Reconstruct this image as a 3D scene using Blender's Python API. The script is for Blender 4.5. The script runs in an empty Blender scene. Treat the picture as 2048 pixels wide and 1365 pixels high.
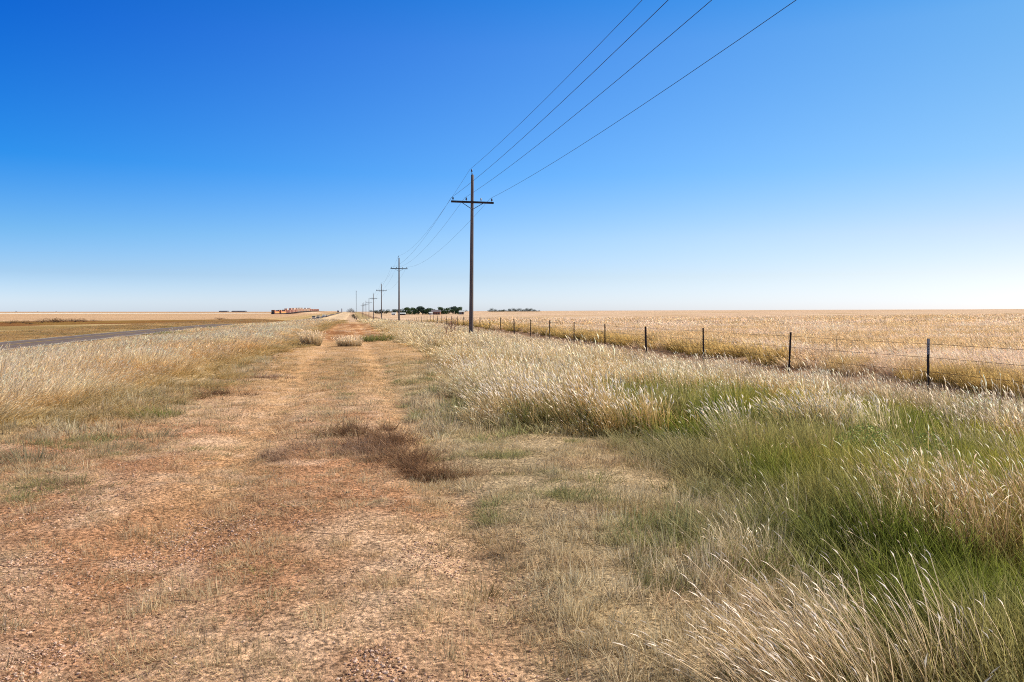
import bpy, math, random
import numpy as np
from mathutils import Vector, Matrix
random.seed(7); rng = np.random.default_rng(7)
S = bpy.context.scene
COL = S.collection
PI = math.pi
# ------------------------------------------------------------------ frame of reference
F = 1593.0; VX = 705.0; EYE = 1.55          # camera looks along +Y, the track runs at an angle to it
TH = math.atan((1024 - VX) / F); SN, CS = math.sin(TH), math.cos(TH)
def uv2xy(u, v): return u*CS - v*SN, u*SN + v*CS     # u across the track (right +), v along it
def xy2uv(x, y): return x*CS + y*SN, -x*SN + y*CS
def sm(a, b, x):
    t = np.clip((np.asarray(x, float) - a) / (b - a), 0, 1); return t*t*(3 - 2*t)
_tab = np.random.default_rng(3).random((256, 256))
def vn(x, y, seed=0):
    x = np.asarray(x, float) + seed*17.31; y = np.asarray(y, float) + seed*9.77
    xi = np.floor(x).astype(int); yi = np.floor(y).astype(int); fx = x - xi; fy = y - yi
    fx = fx*fx*(3-2*fx); fy = fy*fy*(3-2*fy)
    g = lambda a, b: _tab[a % 256, b % 256]
    return (g(xi, yi)*(1-fx)+g(xi+1, yi)*fx)*(1-fy) + (g(xi, yi+1)*(1-fx)+g(xi+1, yi+1)*fx)*fy
def fbm(x, y, o=4, seed=0):
    r = 0; a = .5; t = 0
    for k in range(o): r = r + a*vn(x*2**k, y*2**k, seed+k); t += a; a *= .5
    return r/t
def inpoly(x, y, P):
    x = np.asarray(x, float); y = np.asarray(y, float); r = np.zeros(x.shape, bool); n = len(P)
    for i in range(n):
        x1, y1 = P[i]; x2, y2 = P[(i+1) % n]
        with np.errstate(divide='ignore', invalid='ignore'):
            c = ((y1 > y) != (y2 > y)) & (x < (x2-x1)*(y-y1)/((y2-y1) if y2 != y1 else 1e-9) + x1)
        r ^= c
    return r
# ------------------------------------------------------------------ terrain
PV = [-1e5, 40, 75, 130, 220, 330, 600, 1000, 1500, 3000, 12000]
PZ = [0, 0, .38, .02, -1.5, -2.4, -2.2, -1.0, .3, .8, 1.2]
RAILP = [(-2600, 640), (-900, 720), (-620, 735), (-480, 727), (-380, 712), (-280, 706), (-217, 722)]
for _Y in (760, 850, 1000, 1250, 1550, 2200, 3200):
    RAILP.append(((_X := -(65*F/(CS*_Y))/F*_Y + (VX-1024)/F*_Y), _Y))
RAILZ = [-1.5, -1.5, -1.5, -1.5, -1.5, -1.5, -1.5, -1.3, -.4, .9, 1.7, 2.5, 2.8, 3.0]
def pchip(x, X, Z):
    X = np.array(X, float); Z = np.array(Z, float)
    i = np.clip(np.searchsorted(X, x) - 1, 0, len(X)-2)
    t = np.clip((x - X[i])/(X[i+1]-X[i]), 0, 1); t = t*t*(3-2*t)
    return Z[i]*(1-t) + Z[i+1]*t
def rail_dist(x, y):
    x = np.asarray(x, float); y = np.asarray(y, float)
    best = np.full(x.shape, 1e9); zz = np.zeros(x.shape)
    for i in range(len(RAILP)-1):
        ax, ay = RAILP[i]; bx, by = RAILP[i+1]; dx, dy = bx-ax, by-ay
        t = np.clip(((x-ax)*dx + (y-ay)*dy)/(dx*dx+dy*dy), 0, 1)
        d = np.hypot(x-ax-t*dx, y-ay-t*dy); m = d < best
        best = np.where(m, d, best); zz = np.where(m, RAILZ[i]*(1-t)+RAILZ[i+1]*t, zz)
    return best, zz
def rut(u): return np.exp(-((u+1.2)/.40)**2) + np.exp(-((u-.75)/.30)**2)
def height(x, y, fine=True):
    u, v = xy2uv(x, y)
    cr_ = .38*sm(40, 75, v)*(1-sm(75, 130, v)); z = (pchip(v, PV, PZ) - cr_*(1-np.exp(-(u/4.5)**4))*.8) * (1 - .75*sm(120, 400, u)) * (1 - .85*sm(-12, -40, u)*(1-sm(900, 1300, v)))
    z = z + .0056*np.maximum(0, u-20)*sm(20, 80, u)*(1-.5*sm(600, 3000, u))
    z = z + .0*u + 1.5*sm(-300, -1500, u)*0
    z = z - .06*sm(2.2, 3.2, u) - .44*sm(3.5, 12, u) + .40*sm(13.4, 17, u)
    z = z + .08*sm(-3.0, -4.5, u)*(1-sm(-6, -10, u)) - .62*sm(-4.5, -15.5, u)
    d, rz = rail_dist(x, y)
    w = 1 - sm(5, 22, d); z = z*(1-w) + (rz-.35)*w
    if fine:
        k = np.exp(-np.hypot(x, y)/90)
        tr = sm(-3.4, -2.6, u)*(1-sm(2.2, 3.0, u))*sm(110, 60, v)
        z = z - .05*rut(u)*tr + k*(.10*(fbm(x/2.4, y/2.4, 3, 5)-.5) + .035*(fbm(x/.35, y/.35, 3, 9)-.5)*(1-.4*tr))
        z = z + k*.03*tr*(np.maximum(0, fbm(x/.8, y/.8, 2, 21)-.5))
        z = z + .9*(fbm(x/170, y/170, 3, 13)-.5)*sm(120, 600, np.hypot(x, y))
    return z
def H(x, y): return float(height(np.array([x]), np.array([y]))[0])
# ------------------------------------------------------------------ zones (world space, metres)
ROAD = (-23.3, -18.3)
BAND = [(-420, 60), (-75, 112), (-67, 172), (-66, 236), (-73, 320), (-92, 340), (-92, 236), (-117, 185), (-420, 120)]
def right_edge(v):      # inner edge of the tall grass on the right of the track
    return np.interp(v, [0, 3, 4.8, 7.3, 9.5, 9.9, 10.3, 14, 18, 32, 45, 60, 200], [1.5, 1.75, 2.4, 3.0, 3.2, 2.3, 1.6, 1.9, 2.3, 2.9, 2.1, 1.9, 2.0])
def left_edge(v):
    return np.interp(v, [0, 6, 10, 13, 19, 28, 38, 48, 70, 200], [-4.2, -4.1, -3.9, -3.7, -3.1, -2.8, -2.2, -2.6, -2.0, -2.0])
def mixc(a, b, t):
    t = np.asarray(t)[..., None]; return np.asarray(a)*(1-t) + np.asarray(b)*t
def ground_color(x, y):
    u, v = xy2uv(x, y); n1 = fbm(x/1.3, y/1.3, 4, 31); n2 = fbm(x/.45, y/.45, 3, 41); n3 = fbm(x/9, y/9, 3, 51)
    dirt = mixc((.58, .30, .16), (.82, .53, .33), sm(.35, .65, n1))
    c = mixc(dirt, (.50, .26, .15), .6*sm(.5, .66, fbm(x/1.7, y/1.7, 3, 61))*sm(-.6, -2.2, u))
    ora = mixc((.66, .38, .16), (.70, .46, .24), n2)
    c = mixc(c, ora, .7*sm(11, 20, v)*sm(-3, -2, u))
    rtt = np.exp(-((u+1.2)/.42)**2) + np.exp(-((u-.75)/.30)**2); c = mixc(c, mixc((.66, .36, .17), (.80, .51, .27), n2), .75*np.clip(rtt, 0, 1)*sm(5, 8, v)*(1-sm(44, 48, v)))
    c = mixc(c, (.42, .25, .13), .45*np.exp(-((u+.2)/.35)**2)*sm(9, 12, v)*(1-sm(40, 46, v)))
    red = mixc((.42, .19, .085), (.68, .38, .19), sm(.35, .65, fbm(x/.8, y/2.2, 3, 77)))
    c = mixc(c, red, sm(40, 47, v)*(1-sm(74, 88, v))*sm(-2.4, -1.6, u)*(1-sm(1.4, 2.2, u)))
    c = mixc(c, (.80, .54, .36), .5*sm(.60, .66, fbm(x/.35, y/.35, 4, 71)))
    re = right_edge(v)
    c = mixc(c, mixc((.44, .34, .19), (.64, .50, .30), n2), .8*sm(.4, 1.4, u)*sm(34, 12, v))
    c = mixc(c, mixc((.44, .28, .15), (.56, .40, .23), n2), .6*sm(-2.2, -3.0, u)*sm(.35, .6, n1))
    c = mixc(c, mixc((.36, .25, .12), (.56, .42, .23), n2), sm(re-.25, re+.6, u)*(1-sm(12.2, 12.9, u)))
    c = mixc(c, mixc((.38, .22, .13), (.50, .32, .2), n2), sm(12.0, 12.8, u)*(1-sm(14.6, 15.4, u)))
    gold = mixc((.46, .29, .10), (.76, .54, .32), sm(.38, .62, fbm(x/9, y/3, 3, 81)))
    pink = mixc((.70, .47, .31), (.80, .57, .40), n3)
    fld = mixc(mixc(gold, pink, .45), mixc(pink, (.74,.53,.36), sm(.4,.7,fbm(x/60, y/60, 3, 85))), sm(60, 260, y))
    fld = mixc(fld, (.52, .34, .16), .55*sm(.54, .66, fbm(x/40, y/18, 4, 87))); c = mixc(c, fld, sm(14.8, 15.6, u))
    # left verge
    le = left_edge(v)
    straw = mixc((.60, .42, .20), (.76, .56, .33), n1)
    strawf = mixc(mixc((.78, .55, .32), (.86, .64, .44), n3), (.52, .42, .14), .8*sm(.62, .72, fbm(x/7, y/5, 3, 91))*sm(-12, -16, u))
    c = mixc(c, mixc(straw, strawf, sm(30, 90, y)), sm(le+.2, le-.4, u))
    # distance: the track after the crest
    far = mixc((.72, .52, .36), (.66, .42, .25), n3)
    ft = sm(90, 130, v)*(np.abs(u) < 3)
    c = mixc(c, far, ft)
    # beyond the road
    ver = mixc((.36, .24, .10), (.60, .42, .21), sm(.35, .65, fbm(x/22, y/7, 3, 101)))
    c = mixc(c, ver, sm(-23.0, -23.8, u))
    pf = mixc((.60, .37, .21), (.70, .47, .29), fbm(x/80, y/40, 3, 111))
    # field past the brown band
    lim = np.interp(x, [-420, -117, -92, -92, -60, 0], [118, 183, 236, 330, 420, 700])
    c = mixc(c, pf, sm(0, 25, y-lim)*sm(-26, -40, u))
    b = inpoly(x + 8*(fbm(x/20, y/20, 2, 7)-.5), y + 14*(fbm(x/25, y/25, 2, 8)-.5), BAND)
    brown = mixc((.26, .10, .04), (.30, .17, .05), sm(.4, .6, fbm(x/16, y/8, 3, 121)))
    c = mixc(c, brown, b*.92)
    # far strips of left country
    d = y
    w1 = sm(-24, -60, u)
    c = mixc(c, (.85, .78, .66), w1*sm(850, 900, d)*(1-sm(1150, 1250, d))*sm(-200, -420, x)*.9)
    c = mixc(c, (.34, .22, .13), w1*sm(1300, 1350, d)*(1-sm(1500, 1700, d))*.6)
    c = mixc(c, (.50, .32, .24), sm(1500, 3500, d)*.5)
    rd, _ = rail_dist(x, y)
    c = mixc(c, (.22, .13, .09), (1-sm(3.5, 8, rd))*.85)
    return np.clip(c, 0, 1)
# ------------------------------------------------------------------ node helpers
def new_mat(name):
    m = bpy.data.materials.new(name); m.use_nodes = True; nt = m.node_tree; nt.nodes.clear(); return m, nt
def nd(nt, t, **k):
    n = nt.nodes.new(t)
    for a, b in k.items():
        if a.startswith('i_'): n.inputs[a[2:].replace('_', ' ')].default_value = b
        else: setattr(n, a, b)
    return n
def lk(nt, a, b): nt.links.new(a, b)
def simple_mat(name, col, rough=.8, var=.25, scale=6, stretch=(1, 1, 1), bump=.0, metal=0, spec=.3):
    m, nt = new_mat(name); out = nd(nt, 'ShaderNodeOutputMaterial'); p = nd(nt, 'ShaderNodeBsdfPrincipled')
    p.inputs['Roughness'].default_value = rough; p.inputs['Metallic'].default_value = metal; p.inputs['Specular IOR Level'].default_value = spec
    tc = nd(nt, 'ShaderNodeTexCoord'); mp = nd(nt, 'ShaderNodeMapping'); mp.inputs['Scale'].default_value = stretch
    no = nd(nt, 'ShaderNodeTexNoise'); no.inputs['Scale'].default_value = scale; no.inputs['Detail'].default_value = 6
    lk(nt, tc.outputs['Object'], mp.inputs['Vector']); lk(nt, mp.outputs[0], no.inputs['Vector'])
    cr = nd(nt, 'ShaderNodeValToRGB')
    cr.color_ramp.elements[0].position = .3; cr.color_ramp.elements[1].position = .7
    cr.color_ramp.elements[0].color = tuple(c*(1-var) for c in col)+(1,); cr.color_ramp.elements[1].color = tuple(min(1, c*(1+var)) for c in col)+(1,)
    lk(nt, no.outputs['Fac'], cr.inputs[0]); lk(nt, cr.outputs[0], p.inputs['Base Color'])
    if bump:
        b = nd(nt, 'ShaderNodeBump'); b.inputs['Strength'].default_value = bump; b.inputs['Distance'].default_value = .02
        lk(nt, no.outputs['Fac'], b.inputs['Height']); lk(nt, b.outputs[0], p.inputs['Normal'])
    lk(nt, p.outputs[0], out.inputs[0]); return m
def blade_mat(name, ca=None, cb=None, cc=None, trans=.48):
    """grass: root colour, tip colour, seed head colour; from the instance when not given"""
    m, nt = new_mat(name); out = nd(nt, 'ShaderNodeOutputMaterial')
    va = nd(nt, 'ShaderNodeAttribute', attribute_name='vc'); sp = nd(nt, 'ShaderNodeSeparateColor'); lk(nt, va.outputs['Color'], sp.inputs[0])
    def src(nm, c):
        if c is None: return nd(nt, 'ShaderNodeAttribute', attribute_name=nm, attribute_type='INSTANCER').outputs['Color']
        r = nd(nt, 'ShaderNodeRGB'); r.outputs[0].default_value = tuple(c)+(1,); return r.outputs[0]
    A, B, C = src('ca', ca), src('cb', cb), src('cc', cc)
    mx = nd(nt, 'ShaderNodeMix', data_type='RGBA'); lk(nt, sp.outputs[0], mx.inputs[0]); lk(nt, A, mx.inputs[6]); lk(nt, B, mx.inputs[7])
    m2 = nd(nt, 'ShaderNodeMix', data_type='RGBA'); lk(nt, sp.outputs[1], m2.inputs[0]); lk(nt, mx.outputs[2], m2.inputs[6]); lk(nt, C, m2.inputs[7])
    mr = nd(nt, 'ShaderNodeMapRange'); mr.inputs['To Min'].default_value = .5; mr.inputs['To Max'].default_value = 1.45; lk(nt, sp.outputs[2], mr.inputs[0])
    sc = nd(nt, 'ShaderNodeVectorMath', operation='SCALE'); lk(nt, m2.outputs[2], sc.inputs[0]); lk(nt, mr.outputs[0], sc.inputs['Scale'])
    ge = nd(nt, 'ShaderNodeNewGeometry'); up = nd(nt, 'ShaderNodeVectorMath', operation='ADD'); up.inputs[1].default_value = (0, 0, .35); lk(nt, ge.outputs['Normal'], up.inputs[0])
    un = nd(nt, 'ShaderNodeVectorMath', operation='NORMALIZE'); lk(nt, up.outputs[0], un.inputs[0])
    d = nd(nt, 'ShaderNodeBsdfDiffuse'); t = nd(nt, 'ShaderNodeBsdfTranslucent'); lk(nt, un.outputs[0], d.inputs['Normal']); lk(nt, sc.outputs[0], d.inputs[0]); lk(nt, sc.outputs[0], t.inputs[0])
    ms = nd(nt, 'ShaderNodeMixShader'); ms.inputs[0].default_value = trans; lk(nt, d.outputs[0], ms.inputs[1]); lk(nt, t.outputs[0], ms.inputs[2])
    lk(nt, ms.outputs[0], out.inputs[0]); return m
GRASS = blade_mat('grass_blades')
# ------------------------------------------------------------------ mesh helpers
def mesh_np(name, V, faces_n, idx, mat=None, vc=None):
    """faces_n: list/array of loop counts; idx: flat loops"""
    me = bpy.data.meshes.new(name); V = np.asarray(V, np.float32)
    me.vertices.add(len(V)); me.vertices.foreach_set('co', V.ravel())
    faces_n = np.asarray(faces_n, np.int32); idx = np.asarray(idx, np.int32)
    me.loops.add(len(idx)); me.loops.foreach_set('vertex_index', idx)
    me.polygons.add(len(faces_n)); st = np.concatenate([[0], np.cumsum(faces_n)[:-1]]).astype(np.int32)
    me.polygons.foreach_set('loop_start', st)
    if vc is not None:
        a = me.color_attributes.new('vc', 'FLOAT_COLOR', 'POINT'); a.data.foreach_set('color', np.asarray(vc, np.float32).ravel())
    me.update(calc_edges=True); me.validate()
    if mat: me.materials.append(mat)
    return me
def link(name, me, parent=None, loc=None):
    o = bpy.data.objects.new(name, me); COL.objects.link(o)
    if parent: o.parent = parent
    if loc is not None: o.location = loc
    return o
def tag(o, label=None, cat=None, group=None, kind=None):
    if label: o['label'] = label
    if cat: o['category'] = cat
    if group: o['group'] = group
    if kind: o['kind'] = kind
    return o
def thing(name, label, cat, loc=(0, 0, 0), rz=0, group=None):
    o = bpy.data.objects.new(name, None); COL.objects.link(o); o.location = loc; o.rotation_euler = (0, 0, rz); o.empty_display_size = .2
    return tag(o, label, cat, group)
def copy_tree(o, parent=None):
    c = o.copy(); COL.objects.link(c); c.parent = parent
    for ch in list(o.children): copy_tree(ch, c)
    return c
class MB:
    def __init__(s): s.v = []; s.f = []
    def box(s, a, b, M=None):
        n = len(s.v); (x0, y0, z0), (x1, y1, z1) = a, b
        P = [(x0,y0,z0),(x1,y0,z0),(x1,y1,z0),(x0,y1,z0),(x0,y0,z1),(x1,y0,z1),(x1,y1,z1),(x0,y1,z1)]
        if M is not None: P = [tuple(M @ Vector(p)) for p in P]
        s.v += P; s.f += [tuple(n+i for i in q) for q in ((0,3,2,1),(4,5,6,7),(0,1,5,4),(1,2,6,5),(2,3,7,6),(3,0,4,7))]; return s
    def prism(s, prof, x0, x1):      # profile in (y,z), extruded along x
        n = len(s.v); k = len(prof)
        s.v += [(x0, p[0], p[1]) for p in prof] + [(x1, p[0], p[1]) for p in prof]
        s.f += [tuple(n+i for i in range(k))[::-1], tuple(n+k+i for i in range(k))]
        s.f += [(n+i, n+(i+1) % k, n+k+(i+1) % k, n+k+i) for i in range(k)]; return s
    def tube(s, pts, rad, seg=8, cap=True):
        pts = [Vector(p) for p in pts]; rad = rad if isinstance(rad, (list, tuple)) else [rad]*len(pts); n = len(s.v)
        for i, p in enumerate(pts):
            d = (pts[min(i+1, len(pts)-1)] - pts[max(i-1, 0)]).normalized()
            a = d.cross(Vector((0, 0, 1))); a = a.normalized() if a.length > 1e-3 else Vector((1, 0, 0)); b = d.cross(a).normalized()
            for k in range(seg):
                t = 2*PI*k/seg; s.v.append(tuple(p + (a*math.cos(t)+b*math.sin(t))*rad[i]))
        for i in range(len(pts)-1):
            for k in range(seg):
                s.f.append((n+i*seg+k, n+i*seg+(k+1) % seg, n+(i+1)*seg+(k+1) % seg, n+(i+1)*seg+k))
        if cap: s.f += [tuple(n+k for k in range(seg))[::-1], tuple(n+(len(pts)-1)*seg+k for k in range(seg))]
        return s
    def lathe(s, prof, seg=12, c=(0, 0)):
        n = len(s.v)
        for r, z in prof:
            for k in range(seg): s.v.append((c[0]+r*math.cos(2*PI*k/seg), c[1]+r*math.sin(2*PI*k/seg), z))
        for i in range(len(prof)-1):
            for k in range(seg): s.f.append((n+i*seg+k, n+i*seg+(k+1) % seg, n+(i+1)*seg+(k+1) % seg, n+(i+1)*seg+k))
        s.f += [tuple(n+k for k in range(seg))[::-1], tuple(n+(len(prof)-1)*seg+k for k in range(seg))]; return s
    def build(s, name, mat, parent=None, loc=None, smooth=False):
        me = bpy.data.meshes.new(name); me.from_pydata(s.v, [], s.f); me.update(); me.materials.append(mat)
        if smooth: me.polygons.foreach_set('use_smooth', [True]*len(me.polygons))
        return link(name, me, parent, loc)
# ------------------------------------------------------------------ ground sheet
def axis(neg, pos, d0, g):
    def side(L):
        a = [0]; d = d0
        while a[-1] < L: a.append(a[-1]+d); d *= g
        return a
    return np.array([-q for q in side(neg)][::-1][:-1] + side(pos))
def axis_v():
    a = [0.]; d = .05
    while a[-1] < 12000:
        a.append(a[-1]+d)
        if a[-1] > 6: d = .05 + (a[-1]-6)*.022
    b = [0.]; d = .4
    while b[-1] < 300: b.append(b[-1]+d); d *= 1.2
    return np.array([-q for q in b][::-1][:-1] + a)
def axis_u():
    a = [0.]
    while a[-1] < 9000: a.append(a[-1] + max(.06, (a[-1]-4)*.022))
    return np.array([-q for q in a][::-1][:-1] + a)
U, Vv = np.meshgrid(axis_u(), axis_v()); gx, gy = uv2xy(U, Vv); gz = height(gx, gy); gc = ground_color(gx, gy)
ny, nx = U.shape; ii = np.arange(ny*nx).reshape(ny, nx)
q = np.stack([ii[:-1, :-1], ii[:-1, 1:], ii[1:, 1:], ii[1:, :-1]], -1).reshape(-1, 4)
def ground_mat():
    m, nt = new_mat('ground_soil'); out = nd(nt, 'ShaderNodeOutputMaterial'); p = nd(nt, 'ShaderNodeBsdfDiffuse')
    a = nd(nt, 'ShaderNodeAttribute', attribute_name='vc'); tc = nd(nt, 'ShaderNodeTexCoord')
    def noise(s, d=5, mp=None):
        n = nd(nt, 'ShaderNodeTexNoise'); n.inputs['Scale'].default_value = s; n.inputs['Detail'].default_value = d; n.inputs['Roughness'].default_value = .65
        lk(nt, tc.outputs['Object'], n.inputs['Vector']); return n.outputs['Fac']
    def ramp(s, lo, hi, a0=.3, a1=.7):
        r = nd(nt, 'ShaderNodeMapRange'); r.inputs['From Min'].default_value = a0; r.inputs['From Max'].default_value = a1
        r.inputs['To Min'].default_value = lo; r.inputs['To Max'].default_value = hi; lk(nt, s, r.inputs[0]); return r.outputs[0]
    def mul(x, y):
        n = nd(nt, 'ShaderNodeMath', operation='MULTIPLY'); lk(nt, x, n.inputs[0]); lk(nt, y, n.inputs[1]); return n.outputs[0]
    f = mul(mul(ramp(noise(38, 4), .4, 1.5, .38, .62), ramp(noise(6, 8), .7, 1.25, .35, .65)), mul(ramp(noise(.7, 8), .8, 1.2), ramp(noise(.09, 8), .86, 1.14)))
    sc = nd(nt, 'ShaderNodeVectorMath', operation='SCALE'); lk(nt, a.outputs['Color'], sc.inputs[0]); lk(nt, f, sc.inputs['Scale'])
    b = nd(nt, 'ShaderNodeBump'); b.inputs['Strength'].default_value = 1.; b.inputs['Distance'].default_value = .055
    lk(nt, noise(22, 8), b.inputs['Height'])
    lk(nt, sc.outputs[0], p.inputs[0]); lk(nt, b.outputs[0], p.inputs['Normal']); lk(nt, p.outputs[0], out.inputs[0]); return m
gm = mesh_np('ground', np.stack([gx, gy, gz], -1).reshape(-1, 3), np.full(len(q), 4), q.ravel(), ground_mat(), np.concatenate([gc.reshape(-1, 3), np.ones((ny*nx, 1))], 1))
gm.polygons.foreach_set('use_smooth', [True]*len(gm.polygons))
tag(link('ground', gm), kind='structure')
# ------------------------------------------------------------------ paved road
def strip(name, u0, u1, vs, mat, lift, cols=5):
    V = []; I = []
    for v in vs:
        for k in range(cols+1):
            u = u0 + (u1-u0)*k/cols; x, y = uv2xy(u, v); V.append((x, y, u))
    V = np.array(V, float)
    # level across: height at the middle of the road
    uc = (ROAD[0]+ROAD[1])/2; mx, my = uv2xy(np.full(len(vs), uc), np.array(vs)); mz = height(mx, my, True)
    mz = np.maximum(mz, height(*uv2xy(np.full(len(vs), ROAD[1]), np.array(vs))))
    mz = np.maximum(mz, height(*uv2xy(np.full(len(vs), ROAD[0]), np.array(vs))))
    z = np.repeat(mz, cols+1) + lift - .01*np.abs(V[:, 2]-uc)
    V[:, 2] = z; n = cols+1
    for i in range(len(vs)-1):
        for k in range(cols): I += [i*n+k, i*n+k+1, (i+1)*n+k+1, (i+1)*n+k]
    return mesh_np(name, V, [4]*(len(I)//4), I, mat)
vs = list(np.arange(-40, 60, 1.5)) + list(60*1.025**np.arange(0, 160)); vs = [v for v in vs if v < 1600]
ASPH = simple_mat('asphalt', (.17, .12, .095), .9, .18, 1.2, bump=.2)
LINE = simple_mat('road_line', (.75, .72, .62), .8, .15, 5); YEL = simple_mat('road_line_yellow', (.62, .42, .08), .8, .15, 5)
o = link('road', strip('road', ROAD[0], ROAD[1], vs, ASPH, .09)); tag(o, kind='structure')
for nm, a, b, mt in (('road_edge_line', ROAD[0]+.25, ROAD[0]+.37, LINE), ('road_edge_line', ROAD[1]-.37, ROAD[1]-.25, LINE), ('road_centre_line', -20.86, -20.74, YEL)):
    tag(link(nm, strip(nm, a, b, vs, mt, .1, 1)), kind='structure')
# ------------------------------------------------------------------ grass prototypes
PROTO = {}
def blades(n, r, h, w, lean=.25, bend=.5, seg=3, head=0., hl=.05, hw=.008, hvar=.35, splay=.35, seed=0, ring=False):
    """n tapered, curved blades around the origin, wind towards +X; returns verts, quads, vc"""
    g = np.random.default_rng(seed); V = []; I = []; C = []; base = 0
    for i in range(n):
        rr = r*math.sqrt(g.random()); a = g.random()*2*PI; p = np.array([rr*math.cos(a), rr*math.sin(a), -.02])
        L = h*(1-hvar + 2*hvar*g.random()*g.random()**.3); out = np.array([math.cos(a), math.sin(a), 0])*splay*(rr/r)
        d = np.array([lean*(.4+g.random()), 0, 0]) + out + np.array([g.normal()*.16, g.normal()*.16, 1.0]); d /= np.linalg.norm(d)
        b = np.array([bend*(.3+g.random()), g.normal()*.2, -.25*bend]); wa = g.random()*PI; wd = np.array([math.cos(wa), math.sin(wa), 0])
        rnd = g.random(); k0 = len(V); ww = w*(.6+.8*g.random())
        hd = g.random() < head
        for s in range(seg+1):
            t = s/seg; c = p + d*L*t + b*L*t*t*.5; wt = ww*(1-t**1.5*.85) if not hd else ww*.6
            V += [c-wd*wt/2, c+wd*wt/2]; C += [(t, 0, rnd, 1)]*2
        for s in range(seg): I += [k0+2*s, k0+2*s+1, k0+2*s+3, k0+2*s+2]
        if hd:
            tan = (d + b*1.0); tan /= np.linalg.norm(tan); ll = hl*(.6+.8*g.random()); e = p + d*L + b*L*.5
            tan2 = tan + np.array([.35, 0, -.25]); tan2 /= np.linalg.norm(tan2)
            for q_ in range(2):
                ang = wa + q_*PI/2; sd = np.array([math.cos(ang), math.sin(ang), 0])*hw*(.7+.6*g.random()); k1 = len(V)
                V += [e-tan*ll*.1, e+tan*ll*.45-sd/2, e+tan*ll*.45+sd/2, e+tan*ll*.6+tan2*ll*.5]; C += [(1, 1, rnd, 1)]*4
                I += [k1, k1+1, k1+3, k1+2]
    return np.array(V), I, C
PC = {}
def proto(kind, k, **kw):
    V, I, C = blades(seed=hash((kind, k)) % 1 + k*31 + len(PC)*101 + 5, **kw)
    me = mesh_np('grass_proto', V, [4]*(len(I)//4), I, GRASS, C)
    PC.setdefault(kind, bpy.data.collections.new('proto_'+kind)).objects.link(bpy.data.objects.new('%s_%02d' % (kind, k), me))
NV = 5
for k in range(NV):
    proto('turf0', k, n=34, r=.045, h=.055, w=.0052, lean=.35, bend=.6, seg=2, splay=1.5, hvar=.6)
    proto('turf1', k, n=34, r=.085, h=.065, w=.0095, lean=.5, bend=.7, seg=2, splay=.9, hvar=.6)
    proto('turf2', k, n=50, r=.34, h=.06, w=.014, lean=.5, bend=.7, seg=1, splay=.8, hvar=.6)
    proto('tus0', k, n=56, r=.06, h=.085, w=.0050, lean=.2, bend=.7, seg=3, splay=1.5, hvar=.6)
    proto('tus1', k, n=46, r=.085, h=.10, w=.010, lean=.2, bend=.7, seg=2, splay=1.4, hvar=.6)
    proto('leaf0', k, n=32, r=.085, h=.36, w=.0064, lean=.12, bend=.42, seg=4, splay=.45, hvar=.5)
    proto('leaf1', k, n=30, r=.14, h=.38, w=.0125, lean=.12, bend=.42, seg=3, splay=.4, hvar=.5)
    proto('seed0', k, n=34, r=.09, h=.50, w=.0050, lean=.16, bend=.5, seg=4, splay=.35, hvar=.4, head=.34, hl=.05, hw=.0068)
    proto('seed1', k, n=32, r=.15, h=.50, w=.0100, lean=.16, bend=.5, seg=3, splay=.3, hvar=.4, head=.34, hl=.065, hw=.014)
    proto('seed2', k, n=46, r=.36, h=.50, w=.023, lean=.16, bend=.5, seg=2, splay=.2, hvar=.45, head=.28, hl=.10, hw=.032)
    proto('seed3', k, n=110, r=1.15, h=.48, w=.040, lean=.16, bend=.5, seg=2, splay=.05, hvar=.5, head=.25, hl=.16, hw=.07)
# ------------------------------------------------------------------ scatter with geometry nodes
def scatter_group(coll):
    g = bpy.data.node_groups.new('scatter_'+coll.name, 'GeometryNodeTree')
    g.interface.new_socket('Geometry', in_out='INPUT', socket_type='NodeSocketGeometry'); g.interface.new_socket('Geometry', in_out='OUTPUT', socket_type='NodeSocketGeometry')
    N = g.nodes.new; gi = N('NodeGroupInput'); go = N('NodeGroupOutput'); ip = N('GeometryNodeInstanceOnPoints'); ci = N('GeometryNodeCollectionInfo')
    ci.inputs['Collection'].default_value = coll; ci.inputs['Separate Children'].default_value = True; ci.inputs['Reset Children'].default_value = True
    def at(nm, ty):
        a = N('GeometryNodeInputNamedAttribute'); a.data_type = ty; a.inputs['Name'].default_value = nm
        return [s for s in a.outputs if s.enabled and s.name == 'Attribute'][0]
    L = g.links.new
    L(gi.outputs[0], ip.inputs['Points']); L(ci.outputs[0], ip.inputs['Instance']); ip.inputs['Pick Instance'].default_value = True
    L(at('idx', 'INT'), ip.inputs['Instance Index']); L(at('scl', 'FLOAT_VECTOR'), ip.inputs['Scale'])
    L(at('rot', 'FLOAT_VECTOR'), ip.inputs['Rotation']); L(ip.outputs[0], go.inputs[0]); return g
SG = {}
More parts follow.
